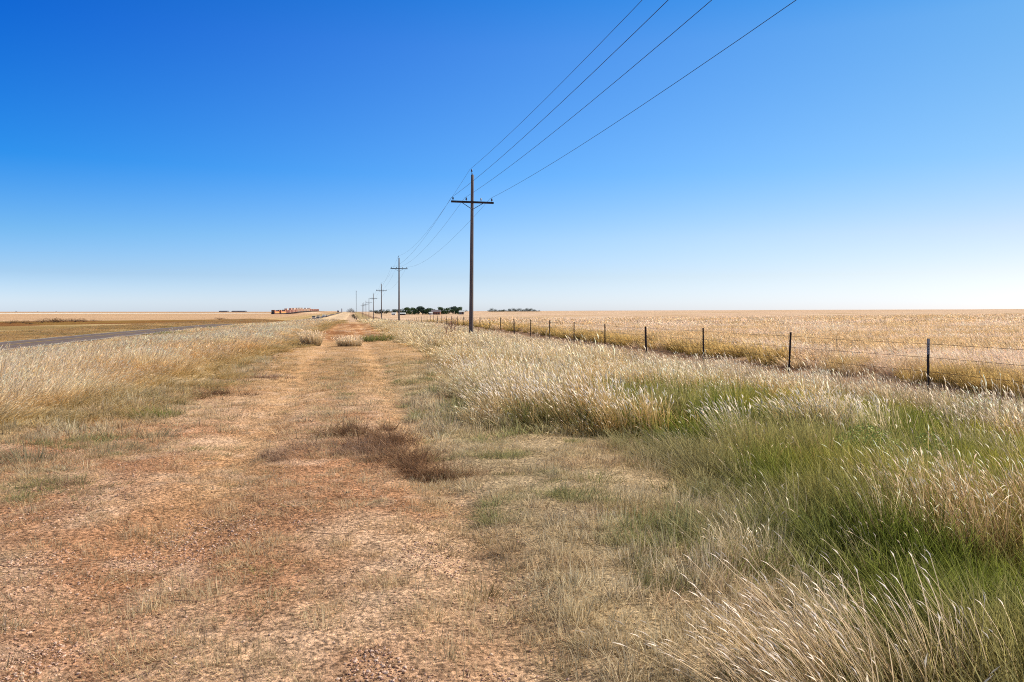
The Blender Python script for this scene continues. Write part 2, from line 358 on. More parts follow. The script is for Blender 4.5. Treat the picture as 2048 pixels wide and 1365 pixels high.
def scatter(name, pk, P, rot, scl, ca, cb, cc, label, cat='grass', parent=None, material=None):
    n = len(P); me = bpy.data.meshes.new(name); me.vertices.add(n); me.vertices.foreach_set('co', np.asarray(P, np.float32).ravel())
    def add(nm, ty, arr, key):
        a = me.attributes.new(nm, ty, 'POINT'); a.data.foreach_set(key, arr)
    add('idx', 'INT', rng.integers(0, NV, n).astype(np.int32), 'value')
    for nm, arr in (('rot', rot), ('scl', scl)): add(nm, 'FLOAT_VECTOR', np.asarray(arr, np.float32).ravel(), 'vector')
    for nm, arr in (('ca', ca), ('cb', cb), ('cc', cc)):
        arr = np.clip(np.asarray(arr, np.float32), 0, 1); add(nm, 'FLOAT_COLOR', np.concatenate([arr, np.ones((n, 1), np.float32)], 1).ravel(), 'color')
    o = link(name, me, parent)
    if pk not in SG: SG[pk] = scatter_group(PC[pk])
    md = o.modifiers.new('scatter', 'NODES'); md.node_group = SG[pk]
    me.materials.append(material or GRASS)
    if label: tag(o, label, cat, kind='stuff')
    else: o['kind'] = 'stuff'
    return o
RINGS = [(1.2, 9.5), (9.5, 26), (26, 75), (75, 300)]
def cand(ring, dens):
    y0, y1 = RINGS[ring]; W = .70*y1+3; n = int(dens*(y1-y0)*2*W)
    x = rng.uniform(-W, W, n); y = rng.uniform(y0, y1, n); m = np.abs(x) < .70*y+3
    return x[m], y[m]
def emit(name, pk, x, y, keep, wind, hs, ca, cb, cc, label, jit=.55, hsv=.25, ws=None):
    x, y = x[keep], y[keep]; n = len(x)
    if n == 0: return
    z = height(x, y); sel = lambda a: np.asarray(a)[keep] if np.ndim(a) and len(a) == len(keep) else np.broadcast_to(np.asarray(a, float), (n,)+np.shape(a)[-1:] if np.ndim(a) else (n,))
    hs = sel(hs)*(1+hsv*rng.normal(size=n)).clip(.5, 1.7)
    w = sel(ws) if ws is not None else np.ones(n)
    s = np.stack([w*(.85+.3*rng.random(n)), w*(.85+.3*rng.random(n)), hs], -1)
    wd = sel(wind) if np.ndim(wind) else np.full(n, wind)
    rot = np.stack([rng.normal(size=n)*.06, rng.normal(size=n)*.06, wd + jit*rng.normal(size=n)], -1)
    b = (.72 + .5*rng.random(n))[:, None]
    scatter(name, pk, np.stack([x, y, z-.005], -1), rot, s, sel(ca)*b, sel(cb)*b, sel(cc)*b, label)
# wind: left side blows to the right, right side towards the left
def ones(x, c): return np.broadcast_to(np.array(c, float), (len(x), 3)).copy()
def rnd(x): return rng.random(len(x))
DEN = {'turf': [430, 100, 9, 0], 'seed': [60, 34, 9, 1.1], 'leaf': [100, 38, 0, 0]}
for r in range(4):
    # ---- left verge, tall dry grass swept by the wind
    x, y = cand(r, DEN['seed'][r]); u, v = xy2uv(x, y); le = left_edge(v)
    n1 = fbm(x/2.2, y/2.2, 3, 131); n2 = fbm(x/6, y/3.5, 3, 141); gr = sm(.60, .70, fbm(x/7, y/5, 3, 91))*sm(-12, -16, u)
    keep = (rnd(x) < (.25+.75*sm(.34, .52, fbm(x/1.1, y/1.1, 3, 147)))*(.55+.45*sm(-.2, 2.6, le-u)) + .5*(v > 40)) & (u < le + .3 + 3.2*(n1-.5)*(v < 45)) & (u > ROAD[0]+4.2)*(1 > 0) | (u < ROAD[0]-.7) & (u > -37) & (r >= 2) & (rnd(x) < .5)
    keep &= ~((u < ROAD[1]+.6) & (u > ROAD[0]-.6)) & (y < 290)
    low = sm(ROAD[0]-.2, ROAD[0]-1.5, u)
    cl = sm(.36, .58, fbm(x/1.1, y/1.1, 3, 147)); big = fbm(x/3.2, y/2.2, 3, 149); edge = sm(-.2, 2.6, le-u); hs = (.19 + .42*edge)*(.45+.45*n2+.45*cl+.45*sm(.35, .65, big))*(1-.3*sm(-15, -18, u))*(1-.45*low)*(1-.45*sm(24, 60, v))
    hs = hs*(1 - .5*sm(9, 6, v)*sm(-6, -3, u))
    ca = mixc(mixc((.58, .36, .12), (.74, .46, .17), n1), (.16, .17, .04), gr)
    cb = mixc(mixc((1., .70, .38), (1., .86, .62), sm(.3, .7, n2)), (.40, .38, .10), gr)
    cb = mixc(cb, (.56, .38, .20), low)
    cb = mixc(cb, (.80, .52, .22), .55*sm(.52, .36, fbm(x/3.2, y/2.2, 3, 149)))
    eg = sm(1.8, .3, le-u + .8*(n1-.5)); cb = mixc(cb, mixc((.66, .44, .16), (.50, .42, .18), n2), .8*eg); ca = mixc(ca, (.30, .22, .08), .7*eg)
    cb = mixc(cb, (.48, .42, .26), .7*sm(10, 7, v)); ca = mixc(ca, (.22, .20, .10), .7*sm(10, 7, v))
    cc = mixc((1., .88, .68), (1., .78, .56), n1)
    cc = mixc(cc, cb, .7*eg)
    cc = mixc(cc, cb, .6*low)
    if r >= 2: cc = mixc(cc, cb, .5)
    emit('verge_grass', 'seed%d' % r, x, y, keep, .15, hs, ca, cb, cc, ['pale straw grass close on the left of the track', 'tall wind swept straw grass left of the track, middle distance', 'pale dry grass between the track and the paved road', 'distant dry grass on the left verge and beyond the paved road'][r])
    # ---- right side: seed-head grass band between track and fence
    x, y = cand(r, DEN['seed'][r]*1.05); u, v = xy2uv(x, y); re = right_edge(v); n1 = fbm(x/1.6, y/1.6, 3, 151); n2 = fbm(x/4, y/3, 3, 161); n3 = fbm(x/.8, y/.8, 2, 171)
    green = np.where(v < 9.3, sm(-.2, .35, u-re-.15*n1), sm(3.2, 4.2, u))*sm(15.4, 13.6, v + .25*(u-4) + 2.5*(n1-.5))               # green stand right foreground
    gpatch = np.exp(-(((u-8.3)/1.4)**2 + ((v-19.5)/1.8)**2)); green = np.maximum(green, sm(.3, .7, gpatch))
    bare = np.exp(-(((u-12.6)/.9)**2))
    whites = np.maximum(np.exp(-(((u-6.2)/.75)**2+((v-9.5)/.5)**2)), np.exp(-(((u-4.35)/.22)**2+((v-8.5)/.25)**2)))
    pb = sm(8.2, 9.6, u)*sm(8.8, 9.8, v)*sm(.3, .5, n2)                                             # brown pink stand on the right
    tan = np.exp(-(((u-4.35)/.75)**2 + ((v-4.55)/.7)**2))
    tanz = sm(.25, .6, tan)
    p = np.ones(len(x)); p *= (1 - .965*green*(1-.85*sm(.3, .8, whites))*(1-.75*pb)*(1-.9*tanz)); 
    p *= 1 - .9*sm(.5, .9, bare)*(v < 60)
    cl = sm(.36, .56, fbm(x/.9, y/.9, 3, 157)); p *= np.where(v > 9.5, .22+.78*cl, 1)
    p *= np.where(v < 4.2, .2, 1)
    keep = (u > re + 1.5*(n1-.45)) & (u < 12.9) & (rnd(x) < p) & (y < 290)
    hs = (.30+.36*n2+.34*cl)*(.55+.45*sm(0, .8, u-re)); hs = hs*(1+.25*np.exp(-(((u-2.9)/1.2)**2+((v-10.8)/.9)**2)))
    hs = hs*(1-.4*sm(26, 60, v))*(1-.35*sm(10.5, 12.5, u))*(1+.28*np.exp(-(((u-2.9)/1.3)**2+((v-11.2)/1.5)**2))) * (1+.25*tanz)
    yel = sm(.5, .65, fbm(x/1.2, y/1.2, 3, 181))
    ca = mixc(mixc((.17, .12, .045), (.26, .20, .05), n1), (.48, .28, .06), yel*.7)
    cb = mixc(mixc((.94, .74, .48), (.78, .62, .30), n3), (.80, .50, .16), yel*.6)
    cb = mixc(cb, (.62, .47, .34), .6*pb); cb = mixc(cb, (.66, .46, .24), tanz); ca = mixc(ca, (.30, .17, .06), tanz)
    cc = mixc((1., .88, .70), (1., .80, .60), n1)
    if r >= 2: cc = mixc(cc, cb, .4)
    hs = hs*(.8+.5*sm(.35, .65, fbm(x/2.1, y/2.1, 2, 159)))
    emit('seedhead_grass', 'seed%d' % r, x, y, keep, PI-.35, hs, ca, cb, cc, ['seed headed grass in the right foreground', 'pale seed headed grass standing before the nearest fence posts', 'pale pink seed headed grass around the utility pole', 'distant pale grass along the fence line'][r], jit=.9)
    # ---- beyond the fence
    x, y = cand(r, DEN['seed'][r]*(.8 if r < 3 else 1.0)); u, v = xy2uv(x, y); n1 = fbm(x/5, y/1.6, 3, 191); n2 = fbm(x/9, y/3, 3, 81)
    keep = (u > 14.9 + .7*(fbm(x/1.1, y/1.1, 2, 195)-.5)) & (y < 290)
    ed = sm(17.0, 15.6, u)*sm(.2, .5, fbm(x/1.5, y/1.5, 2, 193)); g2 = sm(.53, .42, n2)
    hs = (.42+.4*n1)*(1+.30*ed)
    ca = mixc(mixc((.72, .50, .30), (.78, .56, .38), n1), (.26, .18, .04), ed)
    cb = mixc(mixc((.90, .68, .47), (1., .82, .62), n1), (.76, .51, .15), np.maximum(.85*ed, .55*g2))
    cc = mixc((1., .74, .56), (.72, .52, .18), np.maximum(.9*ed, .55*g2))
    if r >= 2: cc = mixc(cc, cb, .5)
    emit('pasture_grass', 'seed%d' % r, x, y, keep, PI-.2, hs, ca, cb, cc, ['', 'golden grass edge just behind the nearest fence posts', 'pinkish dry pasture grass behind the fence', 'far dry pasture grass behind the fence'][r], jit=.8)
    if r < 2:   # ---- green stand
        x, y = cand(r, DEN['leaf'][r]); u, v = xy2uv(x, y); re = right_edge(v); n1 = fbm(x/1.3, y/1.3, 3, 201); n3 = fbm(x/.7, y/.7, 2, 211)
        green = sm(-.5, .5, u-re-.2 + 1.2*(n1-.5))*sm(16.2, 14.6, v + .1*(u-4) + 2.5*(n1-.5))*(1-sm(10.5, 12, u)*.5)
        gpatch = sm(.25, .6, np.exp(-(((u-8.3)/1.5)**2 + ((v-19.5)/1.9)**2)))
        green = np.maximum(green, gpatch)
        keep = (rnd(x) < green*(.75+.3*n3)) & (u < 12.5)
        hs = (.50+.85*n1)*(.42+.55*sm(0, 1.3, u-re)); hs = np.where(gpatch > .4, hs*.55, hs)
        dry = sm(.42, .60, n3)*sm(.30, .5, n1); yg = sm(.46, .62, fbm(x/1.6, y/1.6, 3, 221))*sm(3.4, 5.2, u)
        br = sm(1.1, .0, u-re)
        ca = mixc(mixc((.025, .045, .008), (.09, .11, .02), n1), (.20, .15, .06), .7*dry)
        cb = mixc(mixc((.18, .225, .035), (.42, .43, .08), n3), (.70, .54, .26), .5*dry); cb = mixc(cb, (.60, .50, .07), .75*yg)
        cb = mixc(cb, (.60, .50, .28), .65*br)
        cc = cb
        emit('green_grass', 'leaf%d' % r, x, y, keep, PI-.3, hs, ca, cb, cc, ['dark green grass filling the right foreground', 'green grass between the track and the nearest fence posts'][r], jit=1.2)
    if r < 3:   # ---- short turf on the track
        x, y = cand(r, DEN['turf'][r]); u, v = xy2uv(x, y); re = right_edge(v); le = left_edge(v)
        n1 = fbm(x/.55, y/.55, 4, 231); n2 = fbm(x/1.7, y/1.7, 3, 241); gvl = sm(.56, .66, fbm(x/.6, y/.75, 4, 251))*sm(7.5, 5, v)*sm(1.0, .2, u)
        rt = rut(u); bare = sm(.52, .64, fbm(x/1.7, y/1.7, 3, 61))*sm(-.6, -2.2, u)
        p = (.12 + .88*sm(.42, .50, fbm(x/.22, y/.22, 3, 233)))*((.35+.65*sm(.40, .52, fbm(x/.085, y/.085, 2, 234))) if r == 0 else 1)*(.45+.55*sm(.38, .52, n1))*(1-.75*gvl)*(1-.80*np.clip(rt, 0, 1)*sm(5.5, 9, v))*(1-.45*sm(9, 15, v)*sm(1.3, .6, np.abs(u+.2)-1.2))*(1-.7*bare)
        p *= 1 - .93*sm(40, 46, v)*(1-sm(84, 92, v))*(np.abs(u) < 2.2)
        keep = (u > le-.3) & (u < re+.5) & (rnd(x) < p)
        rg = sm(.0, 1.3, u)*sm(14, 10, v)
        hs = (.45+1.5*fbm(x/.2, y/.2, 2, 237)**2*1.8)*(1+.9*rg*sm(.4, .65, n2))*(1+.5*sm(-2.2, -3.2, u))
        cb = mixc(mixc((1., .66, .36), (1., .82, .48), n2), (.80, .46, .24), .6*sm(.55, .75, n1))
        cb = mixc(cb, mixc((.66, .56, .30), (.94, .80, .50), n1), .75*np.maximum(rg, .8*sm(-1.6, -.2, u-re))); cb = mixc(cb, (.72, .48, .17), .6*sm(12, 22, v))
        cb = mixc(cb, (.48, .42, .22), .6*sm(-2.0, -3.0, u)*sm(.35, .6, fbm(x/.8, y/.8, 3, 242)))
        gsp = sm(.64, .72, fbm(x/.4, y/.4, 2, 261))*np.maximum(sm(.4, 1.6, u), sm(-2, -3, u)); cb = mixc(cb, (.22, .28, .09), .8*gsp)
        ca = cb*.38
        cx = mixc(cb, mixc((.40, .24, .13), (.86, .66, .40), fbm(x/.12, y/.12, 2, 239)), .35); cb = cx
        emit('track_turf', 'turf%d' % r, x, y, keep, PI-.4, hs, ca, cb, cb, ['short dry turf on the near part of the dirt track', 'short dry turf along the middle of the dirt track', 'short dry turf on the far part of the dirt track'][r], jit=2.0)
for r in range(2):
    x, y = cand(r, [100, 38][r]); u, v = xy2uv(x, y); re = right_edge(v); le = left_edge(v); n1 = fbm(x/.5, y/.5, 3, 271); n2 = fbm(x/1.3, y/1.3, 3, 281)
    zr = 1.5*sm(.3, 1.3, u)*sm(34, 11, v); zl = .8*sm(-1.9, -2.9, u); zc = .5*np.exp(-((u+.2)/.4)**2)*sm(8, 11, v); zz = np.maximum(np.maximum(zr, zl), np.maximum(zc, .22*sm(.5, .6, fbm(x/.9, y/.9, 2, 299))+.06))
    keep = (u > le-.4) & (u < re+.4) & (rnd(x) < zz*sm(.42, .56, n1)*(1-.6*sm(38, 44, v)))
    ze = np.maximum(sm(-1.2, .0, u-re), sm(1.3, 0, u-le)); hs = (.35+.8*n2)*(1+.3*zr)*(1+.9*ze)
    cb = mixc(mixc((.74, .60, .34), (1., .80, .52), n2), (.48, .46, .20), sm(.5, .7, fbm(x/.6, y/.6, 3, 291)))
    cb = mixc(cb, (.64, .40, .22), .6*sm(.55, .7, fbm(x/.7, y/.7, 2, 295)))
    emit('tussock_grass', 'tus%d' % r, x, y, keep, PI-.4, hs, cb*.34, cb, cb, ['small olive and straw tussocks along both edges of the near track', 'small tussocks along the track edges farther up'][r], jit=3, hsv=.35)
# ------------------------------------------------------------------ gravel and clods
def stone_mesh(seed):
    g = random.Random(seed); me = MB(); 
    import bmesh
    bm = bmesh.new(); bmesh.ops.create_icosphere(bm, subdivisions=1, radius=1)
    for v_ in bm.verts: v_.co = Vector((v_.co.x*g.uniform(.8, 1.2), v_.co.y*g.uniform(.6, 1.0), v_.co.z*g.uniform(.4, .7)))*g.uniform(.8, 1.15)
    m = bpy.data.meshes.new('stone'); bm.to_mesh(m); bm.free(); m.materials.append(STONE); return m
def stone_mat():
    m, nt = new_mat('gravel_stone'); out = nd(nt, 'ShaderNodeOutputMaterial'); d = nd(nt, 'ShaderNodeBsdfDiffuse')
    a = nd(nt, 'ShaderNodeAttribute', attribute_name='ca', attribute_type='INSTANCER'); lk(nt, a.outputs['Color'], d.inputs[0]); lk(nt, d.outputs[0], out.inputs[0]); return m
STONE = stone_mat(); PC['stone'] = bpy.data.collections.new('proto_stone')
for k in range(NV): PC['stone'].objects.link(bpy.data.objects.new('stone_%02d' % k, stone_mesh(k)))
n = 260000; v = 1.8+12*rng.random(n)**1.4; u = rng.uniform(-4.2, 2.6, n); x, y = uv2xy(u, v)
gvl = sm(.56, .66, fbm(x/.6, y/.75, 4, 251))*sm(7.5, 5, v)*sm(1.0, .2, u); bare = sm(.52, .64, fbm(x/1.7, y/1.7, 3, 61))*sm(-.6, -2.2, u)
keep = (rng.random(n) < .035 + .96*gvl + .25*bare); x, y = x[keep], y[keep]; n = len(x)
s = (.0032 + .009*rng.random(n)**4)[:, None]*np.ones((1, 3)); tt = rng.random(n)
c = mixc((.50, .28, .18), (.82, .60, .45), tt**1.5); c[tt < .25] *= .45
scatter('gravel', 'stone', np.stack([x, y, height(x, y)+.002], -1), rng.random((n, 3))*np.array([.4, .4, 6.28]), s, c, c, c, 'small reddish and pale pebbles scattered over the dirt track', 'gravel', material=STONE)
# ------------------------------------------------------------------ single tufts and weeds as things of their own
def tuft_at(name, u, v, label, cat, kw, mat, rz=0, group=None, sink=0.02):
    x, y = uv2xy(u, v); V, I, C = blades(**kw); me = mesh_np(name, V, [4]*(len(I)//4), I, mat, C)
    o = link(name, me, None, (x, y, H(x, y)-sink)); o.rotation_euler = (0, 0, rz); return tag(o, label, cat, group)
STRAW = blade_mat('straw_stalks', (.42, .28, .11), (.98, .76, .50), (1, .90, .78), .4)
WHITE = blade_mat('white_heads', (.36, .33, .12), (.90, .76, .48), (1, .88, .70), .3)
GREENB = blade_mat('green_tuft', (.10, .10, .03), (.30, .33, .09), (.3, .3, .1))
GREYW = blade_mat('grey_weed', (.16, .13, .07), (.46, .41, .24), (.4, .4, .3))
PALE = blade_mat('pale_tuft', (.24, .16, .07), (.92, .72, .44), (1., .82, .60))
FG = [(1.66, 2.82, .24, 150, .42), (1.92, 2.95, .24, 140, .46), (2.12, 2.85, .22, 120, .48), (2.34, 2.9, .20, 60, .47), (1.75, 2.55, .22, 140, .42), (2.58, 2.8, .18, 26, .46)]
LBL = ['leftmost bleached seed stalk clump in the bottom right corner', 'bleached seed stalk clump leaning left at the bottom edge, second from the left', 'bleached clump with upright white seed heads in the bottom right foreground', 'thin clump with tall white seed heads against dark green grass', 'low bleached stalk clump cut by the bottom edge of the picture', 'sparse stalks nearest the bottom right corner']
for i, (u, v, r, n, h) in enumerate(FG):
    tuft_at('grass_clump', u, v, LBL[i], 'grass clump', dict(n=n, r=r, h=h, w=.0050, lean=[.75, .6, .4, .2, .65, .2][i], bend=.5, seg=5, head=.45, hl=.045, hw=.007, hvar=.35, splay=.25, seed=300+i), STRAW, PI-.25, 'bleached grass clumps in the foreground')
WL = [(5.9, 9.4, 'white headed grass clump in the green grass before the second fence post'), (6.5, 9.5, 'broad white headed grass clump, right neighbour in the green stand'), (4.35, 8.5, 'small white stalk clump leaning left in the green grass')]
for i, (u, v, l) in enumerate(WL):
    tuft_at('grass_clump', u, v, l, 'grass clump', dict(n=[200, 220, 90][i], r=[.42, .5, .18][i], h=[.62, .62, .58][i], w=.006, lean=.2, bend=.35, seg=4, head=.8, hl=.07, hw=.015, hvar=.2, splay=.3, seed=330+i), WHITE, PI-.3, 'white headed clumps in the green grass')
MC = [(2.25, 10.9, .42, 330, .60, 'leftmost pale seed headed clump at the track edge, before the tall pole'), (3.1, 10.5, .46, 380, .68, 'tallest pale seed headed clump with a golden middle, right of the track'), (3.55, 9.9, .34, 220, .58, 'pale seed headed clump between the golden clump and the green grass'), (2.75, 12.6, .40, 260, .60, 'pale seed headed clump behind the golden clump'), (2.5, 17.2, .5, 260, .55, 'pale clump farther up the right track edge'), (4.5, 4.5, .32, 260, .62, 'tan brown tall clump at the right picture edge'), (4.15, 4.9, .26, 160, .55, 'tan brown clump just left of the one at the right picture edge')]
GOLD = blade_mat('golden_clump', (.26, .17, .05), (.96, .72, .40), (1, .90, .76), .4); TAN = blade_mat('tan_clump', (.30, .16, .05), (.72, .48, .24), (.85, .68, .48), .4)
for i, (u, v, r, n, h, l) in enumerate(MC):
    tuft_at('grass_clump', u, v, l, 'grass clump', dict(n=n, r=r, h=h, w=.0055 if v > 6 else .004, lean=.12 if v > 6 else .45, bend=.35, seg=4, head=.7 if v > 6 else .4, hl=.07 if v > 6 else .04, hw=.013 if v > 6 else .006, hvar=.28, splay=.45, seed=340+i), GOLD if v > 6 else TAN, PI-.3, 'tall clumps on the right verge')
TT = [(-1.85, 37.8, .38, .62, 'pale bushy tuft left of the tuft in the track centre'), (-.15, 36.8, .5, .42, 'low pale tuft growing in the middle of the track before the red dirt')]
for i, (u, v, r, h, l) in enumerate(TT):
    tuft_at('grass_tuft', u, v, l, 'grass tuft', dict(n=700, r=r, h=h, w=.018, lean=.05, bend=.4, seg=3, head=.4, hl=.08, hw=.03, splay=.45, seed=350+i), PALE, 2.5, 'tufts on the far track')
tuft_at('grass_tuft', 1.35, 43, 'dark green tuft right of the track before the red dirt rise', 'grass tuft', dict(n=420, r=.9, h=.42, w=.016, lean=.05, bend=.4, seg=3, splay=.6, seed=353), GREENB, 1, 'tufts on the far track')
tuft_at('grass_tuft', .55, 44.5, 'grey green tuft between the wheel ruts before the red dirt', 'grass tuft', dict(n=300, r=.7, h=.32, w=.016, lean=.05, bend=.4, seg=3, splay=.6, seed=354), GREYW, 1, 'tufts on the far track')
GT = [(1.98, 5.5, .20, .14, 'green', 'dark green tuft in the short turf at lower centre right'), (-3.75, 8.0, .22, .20, 'green', 'green tuft on the far left edge beside red soil'), (-3.35, 8.9, .28, .22, 'grey', 'grey green bushy tuft left of the bare patch'), (-2.55, 9.5, .30, .16, 'grey', 'low grey green weed clump at the left rut edge'), (-2.9, 12.6, .32, .2, 'green', 'green tuft at the foot of the straw grass'), (-3.45, 6.9, .18, .13, 'green', 'small green tuft nearest the left picture edge'), (-2.4, 10.6, .2, .14, 'grey', 'small grey tuft by the left wheel rut'), (1.75, 7.4, .17, .12, 'grey', 'small grey tuft in the turf right of the brown weeds'), (2.2, 6.9, .18, .13, 'green', 'small green tuft under the edge of the tall grass'), (-.55, 4.9, .10, .07, 'green', 'tiny green tuft beside the gravel patch'), (2.25, 4.35, .25, .2, 'green', 'bright green tuft at the grass edge, lower right'), (1.55, 14.6, .35, .1, 'grey', 'grey weed patch right of the far wheel rut')]
for i, (u, v, r, h, k, l) in enumerate(GT):
    tuft_at('grass_tuft', u, v, l, 'grass tuft', dict(n=int(500*r/.2*.6), r=r, h=h, w=.004*max(1, v/7), lean=.1, bend=.5, seg=3, splay=1.0, hvar=.6, seed=370+i), GREENB if k == 'green' else GREYW, random.random()*6, 'small tufts along the track edges')
# dead brown weed mats in the middle of the track
def twig_mesh(seed, R, h, n, w, mat):
    g = np.random.default_rng(seed); V = []; I = []; C = []
    cen = [(g.normal()*R*.45, g.normal()*R*.35, R*(.14+.3*g.random())) for _ in range(11)]
    for i in range(n):
        cx_, cy_, cr_ = cen[g.integers(0, len(cen))]; a = g.random()*2*PI; rr = cr_*math.sqrt(g.random()); p = np.array([cx_+rr*math.cos(a), cy_+rr*math.sin(a), .0]); rn = g.random()
        d = np.array([g.normal(), g.normal(), .55+.4*g.random()]); d /= np.linalg.norm(d); L = h*(.6+2.0*g.random()**1.5); k0 = len(V); wa = g.random()*PI; wd = np.array([math.cos(wa), math.sin(wa), .3])*w
        for s in range(4):
            t = s/3; V += [p-wd/2*(1-.6*t), p+wd/2*(1-.6*t)]; C += [(t, 0, rn, 1)]*2
            p = p + d*L/3; d = d + g.normal(size=3)*.45; d[2] = d[2]*.8-.05; d /= np.linalg.norm(d); p[2] = max(p[2], .005)
        for s in range(3): I += [k0+2*s, k0+2*s+1, k0+2*s+3, k0+2*s+2]
    return mesh_np('dead_weed', np.array(V), [4]*(len(I)//4), I, mat, C)
DEADM = blade_mat('dead_weed', (.07, .038, .022), (.42, .24, .13), (.3, .2, .1), .25)
DEADG = blade_mat('dead_weed_grey', (.22, .14, .09), (.56, .36, .23), (.3, .2, .1), .25)
DW = [(.0, 10.4, .62, .12, 1500, 'flat dark brown dead weed mat between the wheel ruts, farthest of the middle group'), (.28, 9.3, .62, .14, 1600, 'dark brown dead weed mat in the middle of the track'), (.5, 8.3, .52, .15, 1600, 'thick brown dead weed mound nearest the camera in the track centre'), (.72, 7.6, .36, .15, 1500, 'small brown dead weed mound at the right end of the group'), (.0, 8.9, .5, .10, 1500, 'thin brown weed mat left of the thick mound'), (-.75, 8.9, .42, .09, 1100, 'thin grey brown weed patch at the left of the middle group'), (-.45, 9.5, .3, .06, 400, 'sparse dead weed beside the pale bare patch'), (-3.2, 6.2, .28, .09, 700, 'dark dead weed on red soil at the left edge'), (-2.55, 7.6, .2, .07, 400, 'small dead weed on red soil right of the green tufts'), (-2.75, 5.6, .2, .07, 400, 'small brown weed on the lower left'), (1.1, 13.5, .35, .06, 500, 'brown flat weed near the right wheel rut, farther up the track'), (-2.5, 15.5, .6, .1, 900, 'dark dead weed patch at the left edge before the straw grass'), (-1.9, 19.5, .6, .08, 700, 'far brown weed patch left of the wheel rut')]
for i, (u, v, R, h, n, l) in enumerate(DW):
    x, y = uv2xy(u, v); o = link('dead_weed', twig_mesh(400+i, R, h, n, .0034*max(1, v/7), DEADM if i in (0, 1, 2, 3, 7, 11) else DEADG), None, (x, y, H(x, y)-.01)); tag(o, l, 'dead weed', 'dead weeds on the track')
for i, (pts_, l) in enumerate([([(-2.2, 5.3), (-2.0, 5.15), (-1.75, 5.2), (-1.5, 5.35), (-1.35, 5.5)], 'thin curved dry twig lying on the dirt at lower left'), ([(-.95, 4.5), (-.8, 4.42), (-.55, 4.55), (-.4, 4.75)], 'thin dry twig lying beside the gravel in the centre foreground'), ([(-.3, 5.6), (-.12, 5.5), (.1, 5.52)], 'short dark twig on the turf in the centre')]):
    m = MB(); P_ = []
    for u, v in pts_: x, y = uv2xy(u, v); P_.append((x, y, H(x, y)+.035+.012*random.random()))
    m.tube(P_, [.0022]*(len(P_)-1)+[.001], 5)
    for k in range(1, len(P_)): a = Vector(P_[k]); m.tube([a, a+Vector((random.uniform(-.05, .05), random.uniform(-.05, .05), .02))], [.002, .001], 4)
    tag(m.build('dry_twig', simple_mat('dry_twig', (.30, .18, .11), .9, .3, 20)), l, 'twig', 'twigs lying on the track')
# leafy weeds in the green stand
LEAFM = simple_mat('weed_leaves', (.42, .48, .09), .6, .35, 30)
def leafy(seed, R, h, n, sz):
    g = np.random.default_rng(seed); V = []; I = []
    for i in range(n):
        a = g.random()*2*PI; rr = R*math.sqrt(g.random()); c = np.array([rr*math.cos(a), rr*math.sin(a), h*(.45+.55*g.random())*(1-.4*(rr/R)**2)])
        q1 = g.normal(size=3); q1 /= np.linalg.norm(q1); q2 = np.cross(q1, g.normal(size=3)); q2 /= np.linalg.norm(q2); k = len(V)
        V += [c-q1*sz, c-q2*sz*.4, c+q1*sz, c+q2*sz*.4]; I += [k, k+1, k+2, k+3]
    return V, I
for i, (u, v, l) in enumerate([(5.35, 7.5, 'bright yellow green leafy weed among the tall green grass'), (5.95, 7.3, 'smaller leafy weed right of the bright one')]):
    x, y = uv2xy(u, v); t = thing('leafy_weed', l, 'weed', (x, y, H(x, y)), 0, 'leafy weeds in the green grass')
    V, I = leafy(500+i, .34-.1*i, .46, 800-300*i, .017); link('foliage', mesh_np('foliage', V, [4]*(len(I)//4), I, LEAFM), t)
    m = MB()
    for k in range(9):
        a = k*.7+i; m.tube([(0, 0, 0), (.1*math.cos(a), .1*math.sin(a), .2), (.24*math.cos(a), .24*math.sin(a), .4)], [.004, .003, .001], 5)
    m.build('stem', simple_mat('weed_stem', (.2, .22, .07)), t)
# reddish leafless saplings beside the main pole
SAP = simple_mat('sapling_twigs', (.42, .22, .14), .8, .3, 8)
def sapling(h, seed):
    g = random.Random(seed); m = MB(); tw = MB()
    m.tube([(0, 0, -.05), (g.uniform(-.05, .05), 0, h*.5), (g.uniform(-.1, .1), g.uniform(-.1, .1), h)], [.02, .014, .006], 5)
    for k in range(26):
        z = h*g.uniform(.25, 1); a = g.uniform(0, 2*PI); L = h*g.uniform(.12, .3)
        tw.tube([(0, 0, z*.96), (L*.5*math.cos(a), L*.5*math.sin(a), z+L*.35), (L*.7*math.cos(a), L*.7*math.sin(a), z+L*.9)], [.009, .007, .004], 4)
    return m, tw
for i, (px, Yd, h, l) in enumerate([(901, 44.5, 1.15, 'leafless reddish sapling left of the main utility pole'), (910, 45.5, 1.3, 'taller reddish sapling just left of the main utility pole'), (957, 43, .75, 'short reddish sapling right of the main utility pole base'), (893, 43.5, .8, 'leftmost low reddish sapling near the main pole')]):
    x = (px-1024)/F*Yd; t = thing('sapling', l, 'sapling', (x, Yd, H(x, Yd)), 0, 'reddish saplings near the main pole'); a, b = sapling(h, i)
    a.build('trunk', SAP, t); b.build('twigs', SAP, t)
